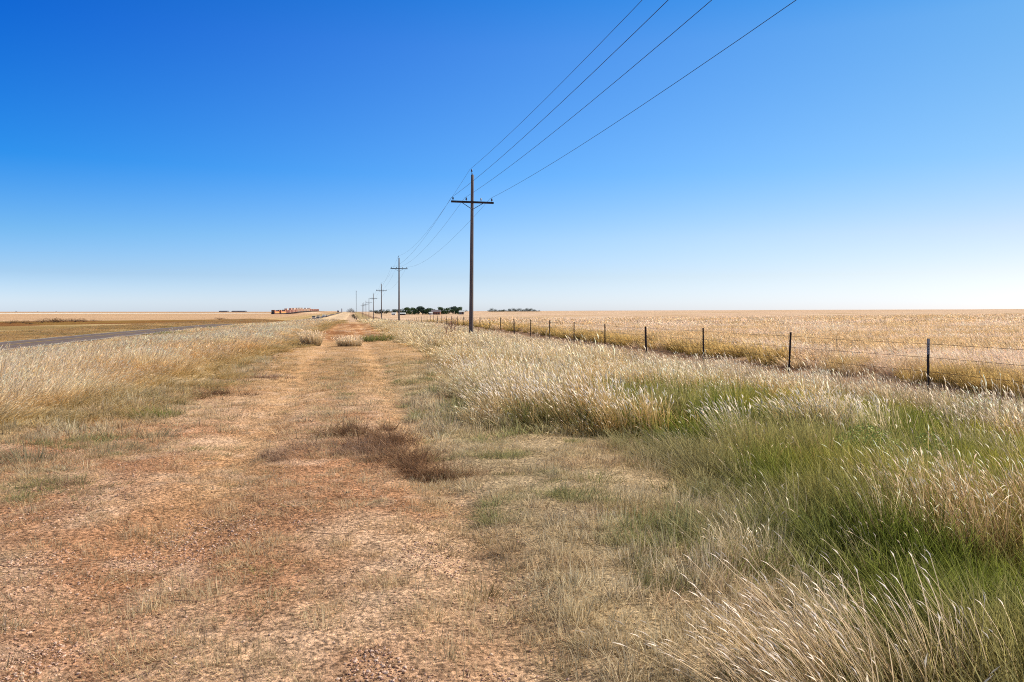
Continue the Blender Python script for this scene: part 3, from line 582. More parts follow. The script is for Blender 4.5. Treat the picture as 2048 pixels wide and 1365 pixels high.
# ------------------------------------------------------------------ utility poles
WOOD = simple_mat('pole_wood', (.15, .115, .10), .85, .4, 3, (14, 14, .6), .5); ARM = simple_mat('crossarm_wood', (.035, .028, .03), .8, .3, 8)
STEEL = simple_mat('dark_steel', (.06, .06, .065), .6, .2, 8, metal=.4); PORC = simple_mat('brown_porcelain', (.04, .022, .02), .25, .1, 5, spec=.5); WIREM = simple_mat('cable', (.045, .045, .055), .6, .1, 3)
GLASSP = simple_mat('grey_porcelain', (.30, .33, .33), .3, .1, 5, spec=.5)
PH = 9.45; AZ = 7.86; PINS = [-1.13, -.36, .50, 1.13]; USP = 6.76
def insul(x, z):
    return MB().lathe([(.012, z), (.012, z+.06), (.05, z+.07), (.055, z+.10), (.035, z+.12), (.045, z+.15), (.03, z+.19), (.012, z+.205)], 10, (x, -.0))
def make_pole():
    t = thing('utility_pole', 'x', 'utility pole')
    m = MB(); pr = [(.135-.055*k/12, -.6+(PH+.6)*k/12) for k in range(13)]; m.lathe(pr, 16); m.build('pole', WOOD, t, smooth=True)
    m = MB(); m.box((-1.24, -.165, AZ-.055), (1.24, -.07, AZ+.055)); o = m.build('crossarm', ARM, t); o.rotation_euler = (0, 0, 0)
    for sgn in (-1, 1):
        m = MB(); m.tube([(sgn*.60, -.18, AZ-.06), (0, -.11, AZ-.42)], .019, 6); m.build('brace', STEEL, t)
    for k, px in enumerate(PINS):
        m = insul(px, AZ+.055); o = m.build('insulator', GLASSP if k == 2 else PORC, t, (0, -.117, 0), True)
        if k == 2: o['label'] = 'pale insulator'
    m = MB(); m.tube([(-.02, -.09, PH-.5), (-.03, -.085, PH+.05), (-.05, -.07, PH+.14)], [.03, .028, .012], 6); m.build('top_bracket', STEEL, t)
    m = insul(-.05, PH+.10); m.build('insulator', PORC, t, (0, -.07, 0), True)
    return t
pole0 = make_pole(); VS = 73.0
def pole_xy(k):
    x1 = (938-1024)/F*46.3; u1, v1 = xy2uv(x1, 46.3); return uv2xy(USP, v1 + VS*(k))
PL = {-1: 'utility pole behind the viewer carrying the overhead cables', 0: 'tall brown wooden utility pole nearest the viewer with crossarm and braces', 1: 'second utility pole along the line, next after the tall one', 2: 'third utility pole along the line, half the height of the second in the picture', 3: 'fourth utility pole along the line', 4: 'fifth utility pole along the line, small on the horizon', 5: 'sixth utility pole, tiny on the horizon', 6: 'seventh utility pole, tiny near the lattice mast', 7: 'eighth utility pole, farthest one visible'}
TOPS = []
for k in [0, 1, 2, 3, 4, 5, 6, 7, -1]:
    o = pole0 if k == 0 else copy_tree(pole0); x, y = pole_xy(k); z = H(x, y); z = {0: .0, 1: .02, -1: .1}.get(k, z); 
    o.location = (x, y, z); o.rotation_euler = (0, .010 if k == 0 else random.uniform(-.008, .008), TH + (0 if k <= 1 else random.uniform(-.05, .05))); o['label'] = PL[k]; o['group'] = 'utility poles of one power line'
    TOPS.append((k, x, y, z, o.rotation_euler[2]))
TOPS.sort()
WN = ['topmost overhead cable on the pole tips', 'overhead cable on the left end of the crossarms', 'overhead cable on the inner left insulators', 'overhead cable on the right end of the crossarms']
for w, (off, zz) in enumerate([(-.05, PH+.3), (-1.13, AZ+.25), (-.36, AZ+.25), (1.13, AZ+.25)]):
    m = MB(); pts = []
    for i in range(len(TOPS)-1):
        A = []; 
        for (k, x, y, z, rz) in TOPS[i:i+2]: A.append(Vector((x+off*math.cos(rz), y+off*math.sin(rz), z+zz)))
        for s in range(24 if i < len(TOPS)-2 else 25):
            t = s/24; p = A[0].lerp(A[1], t); p.z -= 4*1.0*t*(1-t); pts.append(p)
    m.tube(pts, [.0068 if p.y < 47 else .006 for p in pts], 5); o = m.build('overhead_cable', WIREM); tag(o, WN[w], 'cable', 'overhead cables')
# ------------------------------------------------------------------ wire fence
FEN = thing('wire_fence', 'long wire fence of dark steel posts along the right pasture', 'fence')
UF = 13.2*1.0; x0 = (1859-1024)/F*18.7; u0, v0 = xy2uv(x0, 18.7); UF = u0; SPC = 6.12
TP = simple_mat('fence_post_dark', (.035, .025, .022), .7, .3, 10, metal=.2); TPW = simple_mat('fence_post_pale_paint', (.34, .32, .31), .7, .2, 10); WP = simple_mat('fence_wood', (.05, .032, .024), .9, .3, 6, (8, 8, 1))
FW = simple_mat('fence_wire', (.10, .065, .05), .6, .2, 4, metal=.5)
def tpost(h, wood, pale):
    m = MB()
    if wood: m.lathe([(.055, -.3), (.05, h*.5), (.046, h-.01), (.036, h)], 10)
    else:
        m.box((-.030, -.006, -.3), (.030, .006, h)); m.box((-.005, .0062, -.3), (.005, .04, h-.002))
        for k in range(20): m.box((-.011, -.016, .12+k*.06), (.011, -.0062, .14+k*.06))
    return m
posts = []
for k in range(-3, 78):
    wood = (k % 5 == 3); u, v = UF, v0 + SPC*k; x, y = uv2xy(u, v); z = H(x, y); h = (1.40 if wood else 1.42)+random.uniform(-.03, .03)
    key = 'w' if wood else 't'
    o = tpost(1.4, wood, 0).build('post', WP if wood else TP, FEN, (x, y, z)) if key not in [p[0] for p in posts] else None
    if o is None:
        src = [p[1] for p in posts if p[0] == key][0]; o = src.copy(); COL.objects.link(o); o.parent = FEN; o.location = (x, y, z)
    o.rotation_euler = (random.uniform(-.03, .03), random.uniform(-.03, .03), TH + random.uniform(-.15, .15)); o.scale = (1, 1, h/1.4)
    if wood: o['label'] = 'thicker wooden post'
    posts.append((key, o, x, y, z, h))
    if k == 0:
        m = MB(); m.box((-.032, -.0085, 1.02), (.032, -.0062, 1.4)); m.box((-.032, .0062, 1.02), (-.0055, .0085, 1.4)); m.build('painted_top', TPW, o)
for hz in (1.30, .98, .64, .32):
    m = MB(); pts = []
    for i, (_, o, x, y, z, h) in enumerate(posts):
        pts.append((x-.02*0, y, z+hz+random.uniform(-.015, .015)))
        if i < len(posts)-1: q_ = posts[i+1]; pts.append(((x+q_[2])/2, (y+q_[3])/2, (z+q_[4])/2+hz-.02))
    m.tube(pts, .0042, 4); m.build('wire', FW, FEN)
# ------------------------------------------------------------------ trees
BARK = simple_mat('bark', (.12, .085, .06), .9, .3, 4)
def leaf_mat(name, c):
    m, nt = new_mat(name); out = nd(nt, 'ShaderNodeOutputMaterial'); d = nd(nt, 'ShaderNodeBsdfDiffuse'); a = nd(nt, 'ShaderNodeAttribute', attribute_name='vc')
    sc = nd(nt, 'ShaderNodeMix', data_type='RGBA'); sp = nd(nt, 'ShaderNodeSeparateColor'); lk(nt, a.outputs['Color'], sp.inputs[0]); lk(nt, sp.outputs[2], sc.inputs[0])
    sc.inputs[6].default_value = tuple(q_*.6 for q_ in c)+(1,); sc.inputs[7].default_value = tuple(q_*1.5 for q_ in c)+(1,)
    lk(nt, sc.outputs[2], d.inputs[0]); lk(nt, d.outputs[0], out.inputs[0]); return m
LG = leaf_mat('leaves_green', (.075, .12, .05)); LB = leaf_mat('leaves_blue_green', (.06, .09, .065)); LD = leaf_mat('leaves_dark', (.035, .05, .025)); LGY = leaf_mat('leaves_grey', (.22, .21, .19))
def make_tree(name, h, w, mat, seed, n=500, label='x', group='x', zlo=.25):
    g = np.random.default_rng(seed); t = thing(name, label, 'tree', group=group)
    m = MB(); m.tube([(0, 0, -.3), (.1, 0, h*.3), (.15, .1, h*.6)], [.22, .16, .08], 6)
    for k in range(5):
        a = k*1.3; m.tube([(.1, 0, h*.28), (w*.25*math.cos(a), w*.25*math.sin(a), h*.55), (w*.36*math.cos(a), w*.36*math.sin(a), h*.72)], [.1, .06, .03], 5)
    m.build('trunk', BARK, t)
    cl = [(g.normal()*w*.2, g.normal()*w*.2, h*(zlo+(.85-zlo)*g.random()), w*(.16+.14*g.random())) for _ in range(12)] + [(0, 0, h*.6, w*.34)]
    V = []; I = []; C = []
    for i in range(n):
        c = cl[g.integers(0, len(cl))]; d = g.normal(size=3); d /= np.linalg.norm(d); p = np.array(c[:3]) + d*c[3]*(.7+.4*g.random())*np.array([1, 1, .85]); p[2] = max(p[2], h*.08)
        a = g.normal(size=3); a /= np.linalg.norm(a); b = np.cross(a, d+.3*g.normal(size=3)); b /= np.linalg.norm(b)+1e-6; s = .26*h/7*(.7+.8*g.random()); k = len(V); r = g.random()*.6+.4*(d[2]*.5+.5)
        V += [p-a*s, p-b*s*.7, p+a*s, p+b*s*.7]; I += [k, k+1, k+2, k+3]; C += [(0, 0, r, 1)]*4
    link('crown', mesh_np('crown', np.array(V), [4]*(len(I)//4), I, mat, C), t); return t
def place(o, px, Yd, s=1, label=None, group=None, rz=None, sz=None):
    x = (px-1024)/F*Yd; o.location = (x, Yd, H(x, Yd)-(.1 if Yd < 1000 else 1.1)); o.rotation_euler = (0, 0, random.random()*6 if rz is None else rz); o.scale = (s, s, s if sz is None else sz)
    if label: o['label'] = label
    if group: o['group'] = group
    return o
tg = make_tree('broadleaf_tree', 7.4, 6.6, LG, 1, 1100, zlo=.12); tb = make_tree('broadleaf_tree', 8.2, 6.4, LB, 2, 1100, zlo=.12); td = make_tree('broadleaf_tree', 5.5, 6.5, LD, 3, 900, zlo=.1); used = {}
def tree(src, *a, **k):
    o = src if src.name not in used else copy_tree(src); used[src.name] = 1; return place(o, *a, **k)
G1 = 'trees around the farmstead'
FT = [(752, 'd', .8, 'dark tree between the third and fourth utility poles'), (764, 'd', .95, 'dark tree behind the third utility pole'), (773, 'd', .7, 'small dark tree left of the second utility pole'), (790, 'd', 1., 'dark tree just left of the second utility pole'), (799, 'd', .8, 'dark tree just right of the second utility pole'), (811, 'g', 1., 'light green tree at the left end of the farm trees'), (819, 'g', .9, 'light green tree behind the pale shed roof'), (829, 'g', .95, 'green tree left of the blue green pair'), (837, 'b', .98, 'tall blue green tree, left one of the pair'), (845, 'b', .95, 'tall blue green tree, right one of the pair'), (852, 'g', .8, 'low green tree right of the blue green pair'), (860, 'g', .88, 'green tree against the white shed'), (884, 'g', 1., 'green tree directly right of the brown farmhouse'), (893, 'g', .9, 'second green tree right of the brown farmhouse'), (905, 'b', .85, 'blue green tree left of the white roofed barn'), (911, 'b', .95, 'tall blue green tree near the white roofed barn'), (917, 'g', 1., 'tall green tree beside the white roofed barn'), (925, 'd', .75, 'low dark tree behind the white roofed barn'), (870, 'b', .6, 'low tree showing behind the brown farmhouse')]
for px, k, s, l in FT:
    tree({'g': tg, 'b': tb, 'd': td}[k], px, random.uniform(800, 850) if px > 805 else random.uniform(820, 900), s*1.6, l, G1, sz=s*1.15)
ts = make_tree('windbreak_tree', 6.5, 11, LD, 4, 800, zlo=.08); G2 = 'trees of the distant windbreak'
WBX = [981, 985, 991, 996, 1002, 1008, 1013, 1020, 1025, 1031, 1036, 1043, 1049, 1055, 1061, 1067, 1073, 1078]
for i, px in enumerate(WBX):
    tree(ts, px, 1480+random.uniform(-20, 20), random.uniform(.8, 1.6) if px < 1068 else .7, ('dark tree at the left end of the distant windbreak' if i == 0 else 'small dark tree at the right end of the distant windbreak' if i == 17 else 'dark tree inside the distant windbreak row right of the tall pole'), G2, sz=random.uniform(.6, 1.15) if px < 1068 else .5)
th = make_tree('horizon_tree', 7, 11, LD, 5, 200)
for px, s, l in [(33, .8, 'tiny dark tree on the left horizon, leftmost'), (76, .7, 'tiny dark tree on the left horizon, second from left'), (113, .7, 'tiny dark tree on the left horizon, third from left'), (146, .45, 'faintest tiny tree on the left horizon, rightmost of them')]:
    tree(th, px, 3000, s*1.0, l, 'lone trees on the left horizon')
tgy = make_tree('grey_tree', 8, 9, LGY, 6, 420)
for px, Yd, s, l in [(701, 1150, 1.1, 'grey bare looking tree left of the lattice mast'), (706, 1200, .8, 'smaller grey tree beside the lattice mast')]: tree(tgy, px, Yd, s, l, 'grey trees at the end of the track')
tsh = make_tree('roadside_shrub', 3.2, 5, LD, 7, 260)
for px, Yd, s, l in [(709, 420, .9, 'dark shrub where the far track vanishes'), (713, 380, .7, 'dark shrub under the farthest utility poles'), (706, 500, .8, 'small dark shrub at the vanishing end of the track')]: tree(tsh, px, Yd, s, l, 'dark shrubs at the end of the track')
BRS = leaf_mat('leaves_brown', (.15, .085, .04)); tbr = make_tree('brown_shrub', 2.0, 5.5, BRS, 8, 800)
for i, (px, Yd, s) in enumerate([(20, 150, .7), (45, 160, .6), (85, 165, .75), (108, 170, .85), (116, 172, 1.), (150, 182, .9), (168, 186, .6), (190, 196, .5), (60, 140, .5), (440, 245, .7)]):
    tree(tbr, px, Yd, s, ['brown shrub on the dark band near the left picture edge', 'low brown shrub, second on the dark band', 'brown shrub left of the largest one on the dark band', 'brown shrub touching the largest one', 'largest brown shrub on the dark band beyond the road', 'wide brown shrub right of the largest one', 'small brown shrub right of the wide one', 'smallest brown shrub in the row on the dark band', 'low brown shrub in front of the row', 'lone brown shrub at the right end of the dark band'][i], 'brown shrubs on the dark band', sz=s*.45)
# ------------------------------------------------------------------ farm buildings
WALLB = simple_mat('brown_wall', (.30, .15, .10), .85, .2, 1); WALLW = simple_mat('white_wall', (.72, .70, .66), .8, .08, 1); ROOFG = simple_mat('grey_roof', (.20, .17, .18), .7, .15, 2); ROOFW = simple_mat('white_roof', (.78, .80, .76), .5, .06, 2); DARK = simple_mat('dark_opening', (.03, .028, .03), .4, .1, 2); DOORM = simple_mat('door_brown', (.10, .05, .03), .7, .2, 3)
def house(name, label, px, Yd, w, d, hw, hr, wm, rm, wins, rz=0, group=None, doors=()):
    x = (px-1024)/F*Yd; z = H(x, Yd); t = thing(name, label, 'building', (x, Yd, z-.2), rz, group)
    MB().box((-w/2, -d/2, -.3), (w/2, d/2, hw)).build('wall', wm, t)
    m = MB(); m.prism([(-d/2-.4, hw+.003), (d/2+.4, hw+.003), (0, hw+hr)], -w/2-.4, w/2+.4); m.build('roof', rm, t)
    for (a, b, c, e) in wins: MB().box((a, -d/2-.05, b), (c, -d/2-.004, e)).build('window', DARK, t)
    for (a, c, e) in doors: MB().box((a, -d/2-.06, 0), (c, -d/2-.004, e)).build('door', DOORM, t)
    return t
house('farmhouse', 'brown farmhouse with dark grey roof among the farm trees', 872.5, 795, 8.6, 8, 3.0, 2.0, WALLB, ROOFG, [(-3.4, 1.1, -2.2, 2.2), (2.0, 1.1, 3.4, 2.2), (-1.4, 1.1, -.4, 2.2)], 0, doors=[(.3, 1.3, 2.2)])
house('white_shed', 'small white shed beside the brown farmhouse', 861.5, 785, 2.9, 3, 2.2, .7, WALLW, ROOFW, [(.3, 1.0, .9, 1.6)], 0, doors=[(-1.0, -.1, 1.9)])
house('low_barn', 'long low barn with pale roof behind the second utility pole', 804, 770, 6.4, 5, 1.6, .9, DARK, ROOFW, [], 0, 'pale roofed low barns', doors=[(-.6, .6, 1.5)])
house('low_barn', 'short pale roofed shed left of the second utility pole', 788, 780, 3.8, 5, 1.7, .9, WALLW, ROOFW, [(-1.2, .8, -.4, 1.4)], 0, 'pale roofed low barns', doors=[(.2, 1.0, 1.6)])
house('white_roofed_barn', 'white roofed barn by the main pole at the right end of the farm trees', 923.5, 800, 4.8, 6, 3.0, 1.0, simple_mat('grey_wall', (.24, .23, .2), .8, .15, 1), ROOFW, [(-1.8, 1, -1, 1.8)], 0, doors=[(.2, 1.5, 2.4)])
for i, (px, w) in enumerate([(448.5, 32), (479, 52)]):
    house('long_building', ['shorter dark long building on the left horizon', 'longer dark long building on the left horizon'][i], px, 3000, w, 20, 2.6, 2.2, simple_mat('far_wall', (.14, .16, .17), .8, .1, .2), ROOFG, [(-w*.4, .8, -w*.3, 1.8), (w*.1, .8, w*.2, 1.8)], 0, 'long buildings on the horizon', doors=[(-1.5, 1.5, 2.2)])
SILO = simple_mat('galvanised', (.42, .43, .44), .5, .1, .5, metal=.3)
for px, Yd, r, h, l in [(676.5, 1650, 1.9, 3.6, 'low dark grain bin on the horizon left of the mast'), (684, 1650, 1.2, 7.5, 'tall grey grain silo on the horizon left of the mast')]:
    x = (px-1024)/F*Yd; t = thing('grain_silo', l, 'silo', (x, Yd, H(x, Yd)), 0, 'silos on the horizon'); MB().lathe([(r, -.5), (r, h)], 20).build('wall', SILO if r < 1.5 else ROOFG, t); MB().lathe([(r*1.05, h+.003), (r*.5, h+r*.45), (.1, h+r*.7)], 20).build('roof', SILO, t)
# lattice mast
Yd = 1350; x = (713-1024)/F*Yd; t = thing('lattice_mast', 'thin lattice radio mast rising above the vanishing power line', 'mast', (x, Yd, H(x, Yd))); m = MB(); hm = 37
for a, b in ((-.5, -.3), (.5, -.3), (0, .55)): m.tube([(a, b, 0), (a, b, hm)], .07, 4)
m.build('mast_leg', STEEL, t); m = MB()
for k in range(30):
    z = k*hm/30; c = [(-.5, -.3), (.5, -.3), (0, .55)]
    for j in range(3): a = c[j]; b = c[(j+1) % 3]; m.tube([(a[0], a[1], z), (b[0], b[1], z+hm/30)], .035, 3)
m.build('lattice', STEEL, t); MB().lathe([(.35, hm-1.5), (.35, hm)], 10).build('antenna', SILO, t)
# ------------------------------------------------------------------ railway and train
def rail_point(dist):     # along the line, starting at the train nose, away from the viewer
    P = RAILP[6:]; Z = RAILZ[6:]; d = dist
    for i in range(len(P)-1):
        L = math.dist(P[i], P[i+1])
        if d <= L or i == len(P)-2:
            t = d/L; return (P[i][0]+(P[i+1][0]-P[i][0])*t, P[i][1]+(P[i+1][1]-P[i][1])*t, Z[i]+(Z[i+1]-Z[i])*t), math.atan2(P[i+1][1]-P[i][1], P[i+1][0]-P[i][0])
        d -= L
RM = simple_mat('rail_steel', (.10, .06, .045), .5, .2, 2, metal=.6); tr = thing('railway_track', 'railway rails on a low ballast bank', 'railway'); tr['kind'] = 'structure'; del tr['category']
for sgn in (-1, 1):
    m = MB(); pts = []
    for i, (a, b) in enumerate(RAILP):
        j = min(i+1, len(RAILP)-1); k = max(i-1, 0); dx, dy = RAILP[j][0]-RAILP[k][0], RAILP[j][1]-RAILP[k][1]; L = math.hypot(dx, dy); pts.append((a-dy/L*.75*sgn, b+dx/L*.75*sgn, RAILZ[i]-.05))
    m.tube(pts, .08, 4); m.build('rail', RM, tr)
ORG = simple_mat('train_orange', (.52, .20, .09), .5, .15, 1); BLK = simple_mat('train_black', (.03, .03, .035), .6, .1, 1); YELT = simple_mat('train_yellow', (.75, .5, .08), .5, .1, 1); CREAM = simple_mat('container_cream', (.66, .52, .40), .6, .12, .6); REDC = simple_mat('container_red', (.46, .23, .17), .6, .15, .6); SALM = simple_mat('container_salmon', (.64, .40, .29), .6, .15, .6); WHT = simple_mat('train_white', (.78, .76, .7), .5, .1, 1)
def bogies(t, xs):
    for bx in xs:
        b = MB().box((bx-1.5, -1.1, .35), (bx+1.5, 1.1, .75)).build('bogie', BLK, t)
        for wx in (-1, 0, 1):
            for sy in (-1, 1):
                m = MB(); m.tube([(bx+wx, sy*.68, .42), (bx+wx, sy*.82, .42)], .42, 12); m.build('wheel', BLK, b)
def loco():      # nose towards -x
    t = thing('locomotive', 'x', 'locomotive')
    MB().box((-10.6, -1.5, .95), (10.6, 1.5, 1.35)).build('frame', BLK, t)
    MB().box((-6.2, -1.0, 1.353), (10.2, 1.0, 4.05)).build('engine_hood', ORG, t)
    c = MB().box((-9.0, -1.5, 1.353), (-6.25, 1.5, 4.5)).build('cab', ORG, t); MB().box((-9.03, -1.2, 3.2), (-9.003, 1.2, 4.0)).build('windscreen', DARK, c)
    MB().prism([(-.95, 1.353), (.95, 1.353), (.95, 2.9), (.8, 3.1), (-.8, 3.1), (-.95, 2.9)], -10.4, -9.04).build('nose', BLK, t)
    MB().box((-6.15, -1.02, 3.4), (10.1, 1.02, 4.053)).build('roof_band', BLK, t)
    for sy in (-1, 1): MB().box((-5.8, min(sy*1.003, sy*1.02), 1.9), (9.8, max(sy*1.003, sy*1.02), 2.25)).build('stripe', YELT, t)
    MB().box((-2.5, -1.2, .45), (2.5, 1.2, .947)).build('fuel_tank', BLK, t); MB().box((7.2, -1.5, 3.6), (9.6, 1.5, 4.3)).build('radiator', ORG, t)
    MB().prism([(-1.5, 1.0), (1.5, 1.0), (1.3, .25), (-1.3, .25)], -11.0, -10.62).build('plough', BLK, t)
    for sy in (-.25, .25):
        m = MB(); m.tube([(-10.46, sy, 2.8), (-10.38, sy, 2.8)], .14, 10); m.build('headlight', WHT, t)
    bogies(t, (-7, 7)); return t
def wagon(mat, two):
    t = thing('container_wagon', 'x', 'railway wagon'); MB().box((-9, -1.4, .75), (9, 1.4, 1.05)).build('frame', BLK, t)
    m = MB().box((-8.7, -1.25, 1.053), (8.7, 1.25, 3.9))
    for k in range(29): m.box((-8.4+k*.6, -1.29, 1.1), (-8.25+k*.6, -1.253, 3.85)); m.box((-8.4+k*.6, 1.253, 1.1), (-8.25+k*.6, 1.29, 3.85))
    m.build('container', mat, t)
    if two: MB().box((-6.1, -1.24, 3.903), (6.1, 1.24, 5.6)).build('upper_container', two, t)
    bogies(t, (-7, 7)); return t
L0 = loco(); W = [wagon(REDC, None), wagon(SALM, None), wagon(CREAM, None), wagon(SALM, CREAM), wagon(REDC, SALM)]; usedw = set(); d = 11
for i in range(3):
    o = L0 if i == 0 else copy_tree(L0); p, a = rail_point(d); o.location = (p[0], p[1], p[2]); o.rotation_euler = (0, 0, a); d += 22.6; tag(o, ['leading orange freight locomotive with a black nose', 'second orange locomotive behind the leading one', 'third orange locomotive, coupled to the first wagon'][i], group='locomotives of the freight train')
seq = [4, 0, 1, 4, 1, 3, 4, 1, 3, 2, 3, 3, 2, 3, 1, 2, 2, 3, 2, 2, 2, 3, 2, 4, 0, 1, 0, 0, 1, 0, 0, 1, 0, 0, 0, 1, 0, 0, 0, 0]
CN = {0: 'low red container wagon', 1: 'low salmon container wagon', 2: 'low cream container wagon', 3: 'salmon container wagon with a cream box on top', 4: 'red container wagon with a salmon box on top'}
ORD = ['first', 'second', 'third', 'fourth', 'fifth', 'sixth', 'seventh', 'eighth', 'ninth', 'tenth', 'eleventh', 'twelfth', 'thirteenth', 'fourteenth', 'fifteenth', 'sixteenth', 'seventeenth', 'eighteenth', 'nineteenth', 'twentieth']
for i, k in enumerate(seq):
    o = W[k] if k not in usedw else copy_tree(W[k]); usedw.add(k); p, a = rail_point(d+9.5-11); o.location = p; o.rotation_euler = (0, 0, a); d += 19.4
    tag(o, CN[k]+', '+(ORD[i]+' behind the locomotives' if i < 20 else ORD[len(seq)-1-i]+' from the far end'), group='wagons of the freight train')
# ------------------------------------------------------------------ vehicles on the paved road
GLS = simple_mat('car_glass', (.02, .025, .03), .1, .05, 2, spec=.6); TYR = simple_mat('tyre', (.02, .02, .02), .9, .1, 5); HLM = simple_mat('headlight', (.8, .8, .75), .2, .05, 5)
def suv(mat):     # front towards -y
    t = thing('parked_car', 'x', 'car')
    m = MB(); m.prism([(-2.3, .35), (-2.35, .75), (-2.2, 1.0), (-1.2, 1.12), (-.6, 1.7), (-.2, 1.8), (1.9, 1.78), (2.3, 1.1), (2.35, .4)], -.93, .93); m.build('body', mat, t)
    m = MB(); m.prism([(-1.24, 1.15), (-1.18, 1.16), (-.60, 1.68), (-.66, 1.68)], -.78, .78); m.build('windscreen', GLS, t)
    for sx in (-1, 1):
        m = MB(); m.prism([(-.75, 1.15), (-.45, 1.62), (1.7, 1.62), (1.95, 1.15)], min(sx*.932, sx*.945), max(sx*.932, sx*.945)); m.build('side_window', GLS, t)
        MB().box((sx*.72-.17, -2.38, .72), (sx*.72+.17, -2.3, .9)).build('headlight', HLM, t)
        for wy in (-1.45, 1.45):
            m = MB(); m.tube([(sx*.78, wy, .36), (sx*.96, wy, .36)], .36, 14); m.build('wheel', TYR, t)
    MB().box((-.5, -2.39, .5), (.5, -2.31, .8)).build('grille', BLK, t); return t
cars = [(-20.3, 440, CREAM, 'tan parked car on the far road, leftmost of the four'), (-19.6, 480, simple_mat('car_beige', (.6, .5, .38), .4, .05, 1), 'beige parked car on the far road, second from the left'), (-19.2, 560, WHT, 'white parked car on the far road, third from the left'), (-18.6, 600, CREAM, 'tan parked car on the far road, rightmost of the four')]
for u, v, mt, l in cars:
    o = suv(mt); x, y = uv2xy(u, v); o.location = (x, y, H(x, y)+.15); o.rotation_euler = (0, 0, TH); tag(o, l, group='cars on the far road')
# ------------------------------------------------------------------ camera, light, sky
cam = bpy.data.cameras.new('camera'); co = bpy.data.objects.new('camera', cam); COL.objects.link(co); S.camera = co
cam.sensor_width = 36; cam.lens = 36*F/2048; cam.clip_end = 30000; cam.clip_start = .05
PITCH = math.atan((682.5-623.7)/F); co.location = (0, 0, EYE + H(0, .0)*0); co.rotation_euler = (PI/2 - PITCH, 0, 0)
AZ_, EL = math.radians(69), math.radians(35)
sd = Vector((math.sin(AZ_)*math.cos(EL), math.cos(AZ_)*math.cos(EL), math.sin(EL)))
sun = bpy.data.lights.new('sun', 'SUN'); sun.energy = 5.0; sun.angle = math.radians(.53); sun.color = (1, .93, .82)
so = bpy.data.objects.new('sun', sun); COL.objects.link(so); so.rotation_euler = sd.to_track_quat('Z', 'Y').to_euler()
w = bpy.data.worlds.new('World'); S.world = w; w.use_nodes = True; nt = w.node_tree; nt.nodes.clear()
out = nd(nt, 'ShaderNodeOutputWorld'); bg = nd(nt, 'ShaderNodeBackground'); sky = nd(nt, 'ShaderNodeTexSky'); sky.sky_type = 'NISHITA'; sky.sun_disc = False
sky.sun_elevation = EL; sky.sun_rotation = AZ_; sky.altitude = 900; sky.air_density = 1.0; sky.dust_density = .6; sky.ozone_density = 2.0
bg.inputs['Strength'].default_value = .11

tcw = nd(nt, 'ShaderNodeTexCoord'); sx = nd(nt, 'ShaderNodeSeparateXYZ'); lk(nt, tcw.outputs['Generated'], sx.inputs[0])
def wramp(stops):
    r = nd(nt, 'ShaderNodeValToRGB'); e = r.color_ramp.elements; r.color_ramp.interpolation = 'LINEAR'
    while len(e) < len(stops): e.new(.5)
    for q_, (z_, c_) in zip(e, stops): q_.position = z_; q_.color = tuple(v_/2 for v_ in c_)+(1,)
    lk(nt, sx.outputs[2], r.inputs[0]); return r.outputs[0]
ra = wramp([(0, (1.1, 1.32, 2.0)), (.012, (1.08, 1.28, 1.9)), (.043, (.70, .96, 1.47)), (.09, (.42, .86, 1.35)), (.167, (.08, .69, 1.44)), (.31, (.004, .50, 1.5)), (.44, (.004, .46, 1.35)), (.72, (4.0, 2.4, 1.05))])  # top stop, both ramps: zenith brightness added out of frame as grass fill light
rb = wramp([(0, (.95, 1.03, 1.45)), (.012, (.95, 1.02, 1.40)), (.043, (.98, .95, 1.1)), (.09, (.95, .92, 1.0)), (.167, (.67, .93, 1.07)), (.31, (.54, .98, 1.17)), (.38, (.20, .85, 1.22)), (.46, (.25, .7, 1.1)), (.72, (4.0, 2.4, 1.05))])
dp = nd(nt, 'ShaderNodeVectorMath', operation='DOT_PRODUCT'); lk(nt, tcw.outputs['Generated'], dp.inputs[0]); dp.inputs[1].default_value = (math.sin(AZ_), math.cos(AZ_), 0)
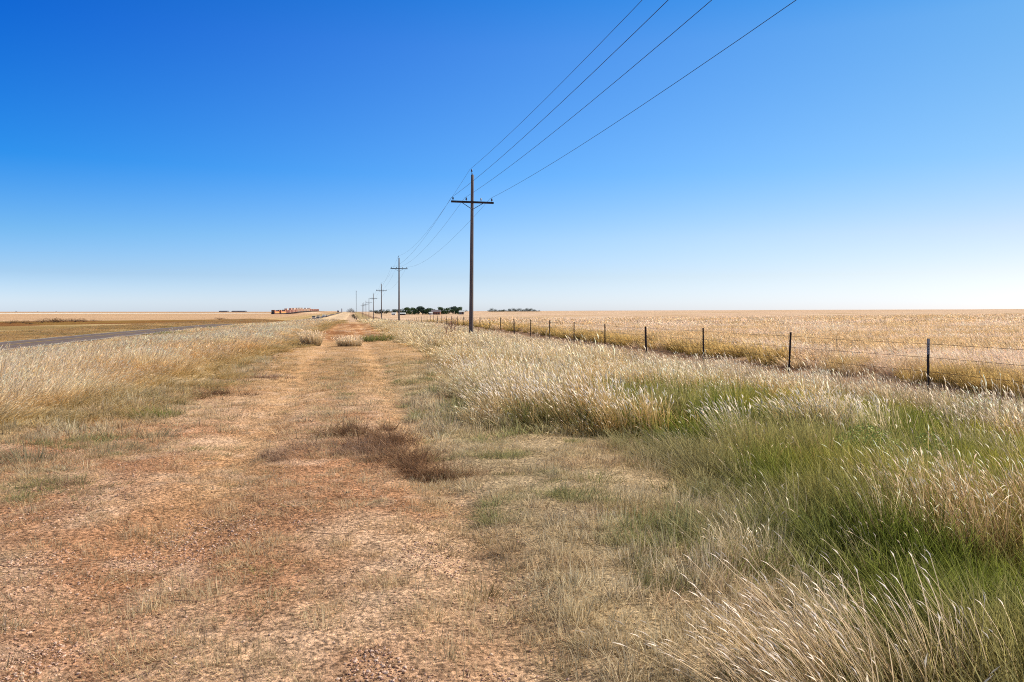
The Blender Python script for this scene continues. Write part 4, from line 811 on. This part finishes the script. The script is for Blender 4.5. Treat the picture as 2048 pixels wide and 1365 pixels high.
mrw = nd(nt, 'ShaderNodeMapRange'); mrw.inputs['From Min'].default_value = -.30; mrw.inputs['From Max'].default_value = .81; lk(nt, dp.outputs['Value'], mrw.inputs[0])
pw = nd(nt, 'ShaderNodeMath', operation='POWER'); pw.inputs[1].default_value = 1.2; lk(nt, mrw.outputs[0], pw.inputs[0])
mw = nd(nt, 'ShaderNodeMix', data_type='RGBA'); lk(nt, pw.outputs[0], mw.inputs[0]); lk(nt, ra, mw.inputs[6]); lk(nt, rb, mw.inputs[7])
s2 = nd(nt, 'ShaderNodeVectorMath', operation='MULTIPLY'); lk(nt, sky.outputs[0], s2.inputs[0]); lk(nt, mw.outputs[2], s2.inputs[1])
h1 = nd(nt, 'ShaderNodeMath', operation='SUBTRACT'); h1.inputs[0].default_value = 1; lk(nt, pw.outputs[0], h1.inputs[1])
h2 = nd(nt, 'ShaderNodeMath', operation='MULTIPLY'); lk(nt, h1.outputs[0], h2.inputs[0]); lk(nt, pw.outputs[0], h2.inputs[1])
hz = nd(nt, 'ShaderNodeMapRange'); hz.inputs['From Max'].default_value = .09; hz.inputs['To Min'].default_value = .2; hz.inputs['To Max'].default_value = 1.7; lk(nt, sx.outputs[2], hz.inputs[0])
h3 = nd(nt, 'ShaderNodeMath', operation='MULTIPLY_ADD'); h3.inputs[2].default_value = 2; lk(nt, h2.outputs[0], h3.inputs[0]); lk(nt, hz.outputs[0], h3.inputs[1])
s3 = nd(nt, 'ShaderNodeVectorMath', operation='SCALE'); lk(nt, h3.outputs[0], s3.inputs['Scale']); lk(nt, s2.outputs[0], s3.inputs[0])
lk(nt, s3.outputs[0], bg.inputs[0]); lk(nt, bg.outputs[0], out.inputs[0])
S.view_settings.view_transform = 'Standard'; S.view_settings.look = 'None'; S.view_settings.exposure = 0; S.view_settings.gamma = 1
c = S.cycles; c.max_bounces = 5; c.diffuse_bounces = 3; c.transmission_bounces = 3; c.glossy_bounces = 2; c.use_denoising = False; c.sample_clamp_indirect = 6; c.filter_width = 1.05
